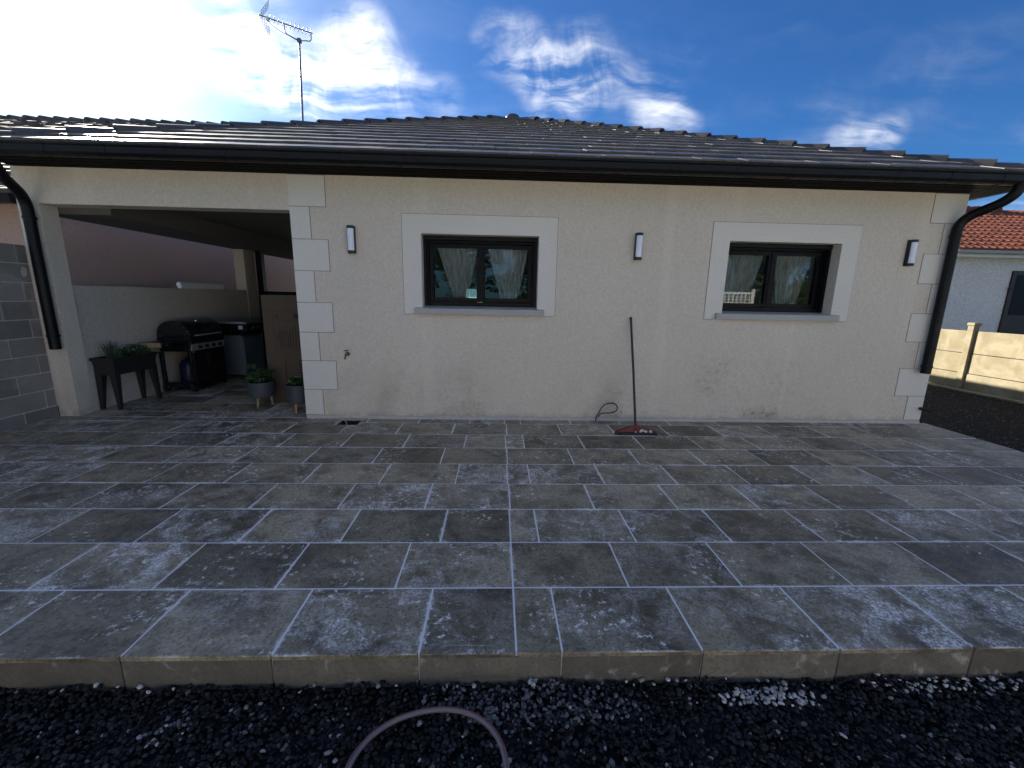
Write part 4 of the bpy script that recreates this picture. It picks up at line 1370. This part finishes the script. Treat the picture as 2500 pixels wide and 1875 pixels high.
def build_plancha():
    x0, x1, y0, y1 = -4.98, -4.50, 5.94, 6.55
    t = thing('plancha_cart', 'grey blue griddle trolley with black hob behind the barbecue', 'griddle cart', ((x0+x1)/2, (y0+y1)/2, 0))
    part(B(x0, x1-.02, y0, y1, .04, .74), 'cabinet', 'cart_grey', t, bevel=.006)
    part(B(x1-.0195, x1-.002, y0+.01, y1-.01, .06, .70), 'door', 'cart_grey', t, bevel=.004)
    part(B(x0-.01, x1+.02, y0-.03, y1+.03, .742, .775), 'worktop', 'bbq_black', t, bevel=.004)
    hob = part(B(x0+.02, x1+.10, y0-.02, y1+.02, .805, .935), 'griddle', 'bbq_black', t, bevel=.008)
    part(MB().hexa([(x0+.02, y0-.015, .936), (x1+.10, y0-.015, .936), (x1+.10, y1+.015, .936), (x0+.02, y1+.015, .936), (x0+.03, y0, .965), (x1+.02, y0, .965), (x1+.02, y1, .965), (x0+.03, y1, .965)]), 'griddle_lid', 'steel', hob, bevel=.003)
    for fx in (x0+.06, x1-.02):
        for fy in (y0+.05, y1-.05): part(B(fx-.015, fx+.015, fy-.015, fy+.015, .7755, .8045), 'foot', 'rubber', hob)
    part(B(x1-.05, x1+.02, y0-.0235, y0-.0205, .845, .905), 'paper_label', 'label_white', hob)
    for k in range(2):
        part(MB().lathe((x1+.1005, y0+.12+k*.18, .865), [(.024, 0), (.022, .022), (.0, .024)], 14, 'x'), 'knob', 'steel', hob, smooth=True)
    for fx in (x0+.04, x1-.06):
        for fy in (y0+.04, y1-.04): part(B(fx-.02, fx+.02, fy-.02, fy+.02, 0, .0395), 'caster', 'rubber', t)


build_plancha()


def build_box():
    x0, x1, y0, y1, z1 = -3.205, -2.42, 4.222, 4.48, 1.44
    t = thing('cardboard_box', 'tall brown cardboard box with printed panel inside the carport', 'box', ((x0+x1)/2, (y0+y1)/2, 0))
    part(B(x0, x1, y0, y1, .001, z1), 'carton', 'cardboard', t, bevel=.004)
    part(B(x0+.012, x1-.012, y0+.10, y0+.16, z1+.0003, z1+.001), 'tape', 'label_white', t)
    yy = y0-.0008
    mb = MB()
    def ln(a, b_, c, d): mb.box(a, b_, yy-.0004, yy, c, d)
    ln(-3.075, -3.071, .74, 1.23); ln(-2.66, -2.656, .74, 1.23); ln(-3.075, -2.656, 1.226, 1.23); ln(-3.075, -2.656, .74, .744); ln(-3.075, -2.656, 1.115, 1.119)
    for k in range(9):
        a = -3.005+k*.035
        ln(a, a+.008, .755, .755+rng.uniform(.10, .33))
    for k in range(5):
        a = -2.99+k*.03
        ln(a, a+.004, .755, .755+rng.uniform(.2, .34))
    ln(-2.80, -2.72, 1.14, 1.20)
    ln(-2.965, -2.950, .30, .58)
    for k in range(6): ln(-2.78, -2.70, .36+k*.04, .38+k*.04)
    part(mb, 'print', 'print_ink', t)
    for s_, px, pz, sz in (('81', -2.995, 1.135, .075), ('48481', -3.012, .835, .046)):
        cu = bpy.data.curves.new('txt', 'FONT'); cu.body = s_; cu.size = sz
        tmp = bpy.data.objects.new('txt', cu); COL.objects.link(tmp)
        bpy.context.view_layer.update()
        me = bpy.data.meshes.new_from_object(tmp.evaluated_get(bpy.context.evaluated_depsgraph_get()))
        bpy.data.objects.remove(tmp)
        me.transform(Matrix.Rotation(R(90), 4, 'X') @ Matrix.Rotation(R(90), 4, 'Z'))
        me.materials.clear(); me.materials.append(MAT['print_ink'])
        link('printed_number', me, t, (px, yy-.0006, pz))


build_box()


def plant_pot(c, r, zb, zt, label, plabel, plant):
    t = thing('plant_pot', label, 'plant pot', (c[0], c[1], 0), 'grey pots on wooden legs')
    part(MB().lathe((c[0], c[1], 0), [(r*.80, zb), (r*.95, zb+.012), (r*.98, zb+.05), (r, zt), (r-.010, zt), (r-.014, zt-.06), (0, zt-.06)], 28), 'bowl', 'pot_grey', t, smooth=True)
    part(MB().lathe((c[0], c[1], zt-.0595), [(r-.015, 0), (r-.018, .02), (0, .026)], 20), 'soil', 'soil', t, smooth=True)
    for k in range(3):
        a = k*2*math.pi/3+.5
        px, py = c[0]+math.cos(a)*r*.62, c[1]+math.sin(a)*r*.62
        part(MB().tube([(px+math.cos(a)*.02, py+math.sin(a)*.02, 0), (px, py, zb+.004)], [.011, .017], 10), 'leg', 'wood_leg', t, smooth=True)
    p = thing('potted_plant', plabel, 'plant', (c[0], c[1], zt-.04))
    if plant == 'big':
        fo = leaf_clump(MB(), (c[0], c[1], zt+.07), .12, .12, .11, 330, .032)
        for k in range(9):
            a = k*.7+rng.uniform(-.3, .3); q = rng.uniform(.07, .15); h = rng.uniform(.02, .21)
            leaf_clump(fo, (c[0]+math.cos(a)*q, c[1]+math.sin(a)*q, zt+h), .065, .065, .05, 75, .036)
        part(fo, 'foliage', 'leaf_green', p)
        part(MB().tube([(c[0], c[1], zt-.04), (c[0]+.01, c[1], zt+.10)], .008, 6), 'stem', 'leaf_green', p)
    else:
        part(leaf_clump(MB(), (c[0]-.01, c[1], zt+.035), .10, .10, .075, 170, .045), 'foliage', 'leaf_green', p)
        part(leaf_clump(MB(), (c[0]-.01, c[1]-.02, zt+.095), .05, .05, .015, 9, .026), 'blossom', 'label_white', p)
        part(MB().tube([(c[0], c[1], zt-.04), (c[0], c[1], zt+.06)], .006, 6), 'stem', 'leaf_green', p)


plant_pot((-3.20, 4.02), .158, .125, .33, 'grey plant pot on wooden legs holding a dense round bush', 'dense round leafy plant filling the grey pot', 'big')
plant_pot((-2.585, 3.745), .148, .125, .355, 'grey plant pot on wooden legs tucked behind the corner quoins', 'small sparse plant with white blossom in the grey pot', 'small')


def build_batten():
    t = thing('batten_light', 'unlit white batten light fixed on top of the low wall', 'lamp', (-5.06, 5.9, 1.51))
    part(B(-5.09, -5.03, 5.38, 6.42, 1.5105, 1.55), 'base', 'batten_white', t, bevel=.003)
    n = 10
    part(MB().prism([(-5.06-.036*math.cos(math.pi*i/n), 5.372, 1.5505+.060*math.sin(math.pi*i/n)) for i in range(n+1)], (0, 1.056, 0)), 'diffuser', 'batten_white', t, smooth=True)


build_batten()


def build_gate():
    t = thing('carport_gate', 'dark metal frame and boarded gate closing the back of the carport', 'gate', (-3.7, 7.62, 0))
    part(B(-5.05, -4.93, 7.56, 7.68, .001, 2.289), 'post', 'anthracite', t, bevel=.003)
    part(B(-4.93, OPR-.002, 7.58, 7.66, 1.42, 1.50), 'rail', 'anthracite', t, bevel=.003)
    k = 0
    x = -4.925
    while x < OPR-.1:
        part(B(x, x+.118, 7.61, 7.635, .02, 1.419), 'board', 'anthracite', t, bevel=.002); x += .122


build_gate()


# ------------------------------------------------------------------ block wall on the boundary
def build_block_wall():
    t = thing('block_wall', 'bare grey concrete block wall with smeared mortar beside the terrace', 'wall', (-5.36, 1.0, GZ))
    y_lo = -2.6
    part(B(-5.45, -5.258, y_lo+.01, YW-.002, -.40, 1.925), 'mortar', 'skirt_mortar', t)
    shared = None
    H, Lb = .2, .5
    for r_ in range(11):
        z0 = -.265+r_*H+.0
        if z0 < -.3: continue
        off = (r_ % 2)*.25+.11
        y = YW-.006
        first = True
        while y > y_lo:
            ln = (off if first else Lb)
            first = False
            ya = max(y-ln+.012, y_lo)
            if y-ya > .05:
                zt = min(z0+H-.012, 1.935)
                o = part(B(-5.455, -5.25+rng.uniform(-.003, .002), ya, y, z0, zt), 'block', 'concrete_block', t, bevel=.005)
            y -= ln
    mb = MB()
    for k in range(9):    # mortar slapped over some joints
        cy, cz = rng.uniform(2.2, 3.4), rng.uniform(.05, 1.85)
        w, h = rng.uniform(.02, .07), rng.uniform(.04, .13)
        poly = []
        for j in range(10):
            a = j*.628; s_ = rng.uniform(.6, 1.1)
            poly.append((-5.2485, cy+math.cos(a)*w*s_, cz+math.sin(a)*h*s_))
        mb.prism(poly, (.004+rng.uniform(0, .002)+k*.0001, 0, 0))
    part(mb, 'mortar_smear', 'skirt_mortar', t)


build_block_wall()


# ------------------------------------------------------------------ tiled courses for the far roofs
def course_roof(x0, x1, y0, z0, y1, z1, ncourse, wave, amp, butt, jag=0.0, step=.06):
    mb = MB()
    nx = int((x1-x0)/step)
    for c in range(ncourse):
        ya, yb = y0+(y1-y0)*c/ncourse, y0+(y1-y0)*(c+1.15)/ncourse
        za, zb = z0+(z1-z0)*c/ncourse, z0+(z1-z0)*(c+1.15)/ncourse
        b0 = len(mb.v)
        ph = 0.0 if c % 2 == 0 else wave*.5*(jag > 0)
        for i in range(nx+1):
            x = x0+(x1-x0)*i/nx
            w = amp*math.cos(2*math.pi*(x+ph)/wave) if amp else 0
            j = jag*random.Random(int((x+ph)/wave)*31+c*977).uniform(-1, 1)
            mb.v += [(x, ya, za-.005), (x, ya+j*.3, za+butt+w+j), (x, yb, zb+w*.8+.01)]
        for i in range(nx):
            a = b0+i*3
            mb.f += [(a, a+3, a+4, a+1), (a+1, a+4, a+5, a+2)]
    return mb


def build_neighbour_left():
    t = thing('neighbour_house', 'pink rendered neighbour house with brown tiled roof beyond the block wall', 'house', (-11, 8, GZ))
    x0, x1 = -17.0, -6.1
    ye, yr, ze, zr = 4.15, 11.0, 2.60, 5.77
    wall = MB()
    wall.prism([(x1, 4.55, -.4), (x1, 17.3, -.4), (x1, 17.3, ze+.12), (x1, yr, zr-.18), (x1, 4.55, ze+.12)], (-.25, 0, 0))
    part(wall, 'gable_wall', 'pink_render', t)
    part(B(x0, x1-.2505, 4.55, 4.80, -.4, ze), 'front_wall', 'pink_render', t)
    rf = part(MB().prism([(x0, ye, ze-.03), (x1+.22, ye, ze-.03), (x1+.22, yr, zr-.03), (x0, yr, zr-.03)], (0, 0, -.09)), 'roof', 'clay_brown', t)
    part(MB().prism([(x0, yr, zr-.03), (x1+.22, yr, zr-.03), (x1+.22, 17.8, ze), (x0, 17.8, ze)], (0, 0, -.09)), 'back_slope', 'clay_brown', rf)
    part(course_roof(x0, x1+.22, ye, ze, yr, zr, 25, .24, 0.0, .05, jag=.022), 'tile_courses', 'clay_brown', rf, kind='stuff')
    x = x1+.24
    while x > x0+.4:
        dz = rng.uniform(-.012, .012)
        part(MB().tube([(x, yr, zr-.03+dz), (x-.40, yr, zr-.005+dz)], [.085, .115], 10), 'ridge_tile', 'clay_brown', rf, smooth=True); x -= .385
    part(MB().prism([(x0, ye-.01, ze-.13), (x0, ye-.11, ze-.13), (x0, ye-.13, ze-.03), (x0, ye-.01, ze-.03)], (x1+.18-x0, 0, 0)), 'gutter', 'anthracite', t)


build_neighbour_left()


def build_neighbour_right():
    t = thing('neighbour_house', 'grey roughcast neighbour house with red wavy tiled roof behind the concrete fence', 'house', (17, 13, -.35))
    y0 = 10.3; x0 = 12.35
    part(B(x0+.12, 24, y0, y0+.25, -.4, 2.93), 'front_wall', 'grey_roughcast', t)
    part(MB().prism([(x0+.12, y0+.2505, -.4), (x0+.12, 17.7, -.4), (x0+.12, 17.7, 2.9), (x0+.12, 14.0, 4.62), (x0+.12, y0+.2505, 2.9)], (.25, 0, 0)), 'gable_wall', 'grey_roughcast', t)
    rf = part(MB().prism([(x0-.05, y0-.30, 2.99), (24.2, y0-.30, 2.99), (24.2, 14.0, 4.86), (x0-.05, 14.0, 4.86)], (0, 0, -.06)), 'roof', 'clay_red', t)
    part(MB().prism([(x0-.05, 14.0, 4.86), (24.2, 14.0, 4.86), (24.2, 18, 2.9), (x0-.05, 18, 2.9)], (0, 0, -.06)), 'back_slope', 'clay_red', rf)
    part(course_roof(x0-.06, 24.2, y0-.34, 3.0, 14.0, 4.87, 13, .22, .022, .04, step=.037), 'tile_courses', 'clay_red', rf, kind='stuff')
    x = x0-.06
    for k in range(14):
        part(MB().tube([(x, 14.0, 4.88), (x+.42, 14.0, 4.905)], [.095, .11], 10), 'ridge_tile', 'clay_red', rf, smooth=True); x += .40
    g = [(y0-.34, 2.96), (y0-.36, 2.89), (y0-.40, 2.865), (y0-.44, 2.89), (y0-.46, 2.965), (y0-.445, 2.965), (y0-.425, 2.90), (y0-.40, 2.88), (y0-.375, 2.90), (y0-.355, 2.96)]
    gt = part(MB().prism([(x0-.12, a, b_) for a, b_ in g], (12, 0, 0)), 'gutter', 'zinc', t)
    part(MB().prism([(x0-.125, a, b_) for a, b_ in g[:5]], (.008, 0, 0)), 'gutter_stop', 'white_paint', gt)
    part(B(x0-.05, 24.2, y0-.30, y0-.27, 2.80, 2.925), 'fascia', 'white_paint', t)
    part(B(x0-.05, 24.2, y0-.27, y0-.001, 2.80, 2.82), 'soffit', 'white_paint', t)
    # dark shuttered door
    d = part(B(14.42, 15.35, y0-.05, y0-.001, .0, 2.48), 'door', 'door_brown', t, bevel=.006)
    part(B(14.55, 15.22, y0-.058, y0-.0505, 1.25, 2.36), 'pane', 'frame_black', d)
    for z in (.5, 1.95): part(B(14.36, 14.50, y0-.064, y0-.051, z, z+.05), 'hinge', 'rubber', d)


build_neighbour_right()


def build_fence():
    t = thing('concrete_fence', 'sunlit yellowed concrete panel fence with square posts along the drive', 'fence', (10.2, 6, -.35))
    X = 10.2
    zg = -.36
    pitch = 2.04
    ys = [7.33+pitch*k for k in range(-3, 3)]
    for y in ys:
        o = part(MB().box(X-.045, X+.085, y-.065, y+.065, zg, 1.06), 'post', 'fence_concrete', t, bevel=.008)
        part(MB().box(X-.062, X+.102, y-.080, y+.080, 1.0605, 1.125), 'cap', 'fence_concrete', o, bevel=.008)
    for y in ys[:-1]:
        for a, b_ in ((zg, .02), (.03, .455), (.465, .95)):
            part(B(X+.012+(0 if a > 0 else -.012), X+.055, y+.0655, y+pitch-.0655, a, b_-.004), 'panel', 'fence_concrete', t, bevel=.006)
    # low concrete edging at the foot
    single(B(X-.16, X-.07, ys[0]-1, ys[-1]+2, zg, -.315), 'edging_kerb', 'fence_concrete', 'low concrete edging strip along the foot of the fence', 'kerb', bevel=.006)


build_fence()


# ------------------------------------------------------------------ aerial
def build_antenna():
    bx, by = -3.68, 7.0
    zb = EAVE_Z+SLOPE*(bx-RXL)-.02
    t = thing('tv_aerial', 'television aerial on a thin leaning mast above the roof', 'antenna', (bx, by, zb))
    top = Vector((-3.612, by, 5.80))
    part(MB().tube([(bx-.01, by, zb), Vector((bx-.01, by, zb)).lerp(top, .55), top], [.019, .019, .016], 10), 'mast', 'antenna_metal', t, smooth=True)
    part(MB().lathe((bx-.01, by, zb), [(.09, -.02), (.07, .05), (.03, .07), (.0, .07)], 12), 'mast_foot', 'zinc', t, smooth=True)
    a, b_ = Vector((-4.172, by-.20, 6.045)), Vector((-3.452, by+.20, 6.009))
    ax = (b_-a).normalized()
    boom = part(MB().tube([a, b_], .010, 8), 'boom', 'antenna_metal', t, smooth=True)
    p1, p2 = a.lerp(b_, .455), a.lerp(b_, .965)
    path = [p1, p1+Vector((.005, 0, -.10))]+[Vector(q) for q in bez(p1+Vector((.008, 0, -.12)), p1+Vector((.02, 0, -.16)), p1+Vector((.07, 0, -.175)), 4)] + \
        [top+Vector((0, 0, -.015))]+[Vector(q) for q in bez(p2+Vector((-.08, 0, -.125)), p2+Vector((-.01, 0, -.145)), p2+Vector((0, 0, -.09)), 4)]+[p2]
    part(MB().tube(path, .0085, 8), 'bracket', 'antenna_metal', t, smooth=True)
    part(B(top.x-.03, top.x+.03, by-.03, by+.03, top.z-.045, top.z+.02), 'clamp', 'antenna_metal', t, bevel=.004)
    lat = Vector((ax.y, -ax.x, 0)).normalized(); up = lat.cross(ax).normalized()
    if up.z < 0: up = -up
    for k in range(11):
        c = a.lerp(b_, .20+.076*k)
        h = .050 if k > 1 else .075
        part(MB().tube([c-lat*.13+up*h*.15, c+up*h*.45, c+lat*.13+up*h*.15], .0035, 6).tube([c-up*.02, c+up*h], .004, 6), 'element', 'antenna_metal', boom)
    # corner reflector wings
    for s_ in (1, -1):
        d = (up*s_*.86+ax*.52).normalized()
        o = a.lerp(b_, .03)
        mb = MB()
        for q in (-.12, -.04, .04, .12):
            mb.tube([o+lat*q, o+lat*q+d*.24], .003, 5)
        for q in (.05, .10, .15, .20, .24):
            mb.tube([o+lat*-.12+d*q, o+lat*.12+d*q], .003, 5)
        part(mb, 'reflector_wing', 'antenna_metal', boom)
    dip = a.lerp(b_, .155)
    part(MB().box(dip.x-.02, dip.x+.02, dip.y-.03, dip.y+.03, dip.z-.045, dip.z+.012), 'dipole_box', 'white_paint', boom, bevel=.006)
    part(MB().tube(bez(dip+Vector((.01, 0, -.045)), dip+Vector((.10, 0, -.16)), top+Vector((-.2, 0, .07)), 8)+[top+Vector((-.02, 0, -.02))], .004, 6), 'coax', 'rubber', t, smooth=True)


build_antenna()


# ------------------------------------------------------------------ hose on the gravel
def build_hose():
    c = (-.315, -.405); r_ = .268
    pts = []
    for i in range(44):
        a = R(-130)+R(330)*i/43
        rr = r_*(1+.03*math.sin(3*a))
        pts.append((c[0]+rr*math.cos(a), c[1]+rr*math.sin(a), GZ+.030+.010*math.sin(a*2.3)+(.018*i/43)))
    a_end = Vector(pts[-1]); a0 = Vector(pts[0])
    tail = bez(a_end, a_end+Vector((.08, -.16, 0)), a_end+Vector((.45, -.38, -.015)), 8)[1:]+[tuple(a_end+Vector((.9, -.5, -.02)))]
    head = bez(a0+Vector((-.95, -.35, 0)), a0+Vector((-.35, -.30, .0)), a0, 8)[:-1]
    path = head+pts+tail
    seg = 14; rad = .0105
    mb = MB().tube(path, rad, seg)
    me = mb.mesh('garden_hose', (c[0], c[1], GZ), smooth=True)
    uvl = me.uv_layers.new(name='UVMap')
    for poly in me.polygons:
        vs = [me.loops[l].vertex_index for l in poly.loop_indices]
        js = [v % seg for v in vs]
        wrap = max(js)-min(js) > seg/2
        for l, v, j in zip(poly.loop_indices, vs, js):
            uvl.data[l].uv = (((j+seg) if (wrap and j < seg/2) else j)/seg, (v//seg)/len(path))
    props(link('garden_hose', me, None, (c[0], c[1], GZ), 'hose'), 'grey garden hose with red stripes curled in an arc on black gravel', 'hose')


build_hose()


# ------------------------------------------------------------------ what the window panes mirror: trellis and trees across the yard
def build_yard_back():
    t = thing('trellis_fence', 'white painted trellis fence across the yard, mirrored in the window', 'fence', (9.0, -9.0, -.3))
    for k in range(5):
        x = 10.72-1.35*k
        part(B(x-.05, x+.05, -9.05, -8.95, -.4, 2.02 if k == 0 else 1.90), 'post', 'white_paint', t, bevel=.005)
    for k in range(4):
        xa, xb = 10.72-1.35*(k+1)+.05, 10.72-1.35*k-.05
        part(MB().box(xa, xb, -9.03, -8.97, 1.80, 1.88).box(xa, xb, -9.03, -8.97, 1.24, 1.32), 'rail', 'white_paint', t)
        for q in range(7):
            xx = xa+(xb-xa)*(q+.5)/7
            part(B(xx-.018, xx+.018, -9.012, -8.988, 1.32, 1.80), 'slat', 'white_paint', t)
        for q in range(3):
            zz = 1.44+.12*q
            part(B(xa, xb, -8.987, -8.965, zz-.016, zz+.016), 'slat', 'white_paint', t)
        for q in range(9):
            xx = xa+(xb-xa)*(q+.5)/9
            part(B(xx-.055, xx+.055, -9.01, -8.99, -.3, 1.24), 'board', 'white_paint', t)
    spots = [(-9, -13.5, 6.2), (-5.2, -14.2, 5.6), (-1.6, -13.2, 6.6), (2.2, -13.8, 5.8), (5.6, -12.9, 6.4), (9.0, -13.4, 6.9), (12.4, -12.6, 6.0), (15.5, -12.0, 6.6)]
    lab = ['beyond the far left corner of the yard', 'slim', 'broad', 'low', 'dense', 'tallest', 'leaning', 'last']
    for k, (x, y, h) in enumerate(spots):
        tr = thing('broadleaf_tree', 'dark leafy tree in the row across the yard, mirrored in the windows', 'tree', (x, y, -.3), 'trees across the yard')
        r2 = random.Random(100+k)
        lean = r2.uniform(-.3, .3)
        mbt = MB().tube([(x, y, -.4), (x+lean*.3, y, h*.3), (x+lean, y+.1, h*.8)], [.17, .12, .03], 8)
        for q in range(6):
            a = r2.uniform(0, 6.28); zz = h*(.25+.09*q)
            mbt.tube([(x+lean*.3*zz/h*3, y, zz), (x+math.cos(a)*1.0, y+math.sin(a)*1.0, zz+.7), (x+math.cos(a)*1.6, y+math.sin(a)*1.6, zz+1.1)], [.06, .035, .012], 6)
        part(mbt, 'trunk', 'bark', tr, smooth=True)
        cr = MB()
        for q in range(44):
            a = r2.uniform(0, 6.28); zz = h*r2.uniform(.04, .98)
            rad = 1.75*math.sin(math.pi*min(.98, max(.12, zz/h*.85+.1)))**.6
            d = rad*math.sqrt(r2.random())
            leaf_clump(cr, (x+lean*.5+math.cos(a)*d, y+math.sin(a)*d, zz), .72, .72, .55, 210, .17, r2)
        part(cr, 'crown', 'leaf_tree', tr)




def build_bounce_wall():  # unseen white wall, added to throw sunlight back onto the front
    t = thing('bounce_wall', 'added low white wall behind the trellis, out of view, bouncing sunlight', 'wall', (-2, -9.4, -.3))
    part(B(-16, 18, -9.5, -9.3, -.4, 1.20), 'wall', 'bounce_white_render', t)
    x = -16.0
    while x < 17.9:
        part(B(x+.002, x+.498, -9.54, -9.26, 1.2005, 1.25), 'bounce_wall_coping', 'sill_stone', t, bevel=.004); x += .5


build_yard_back()
build_bounce_wall()
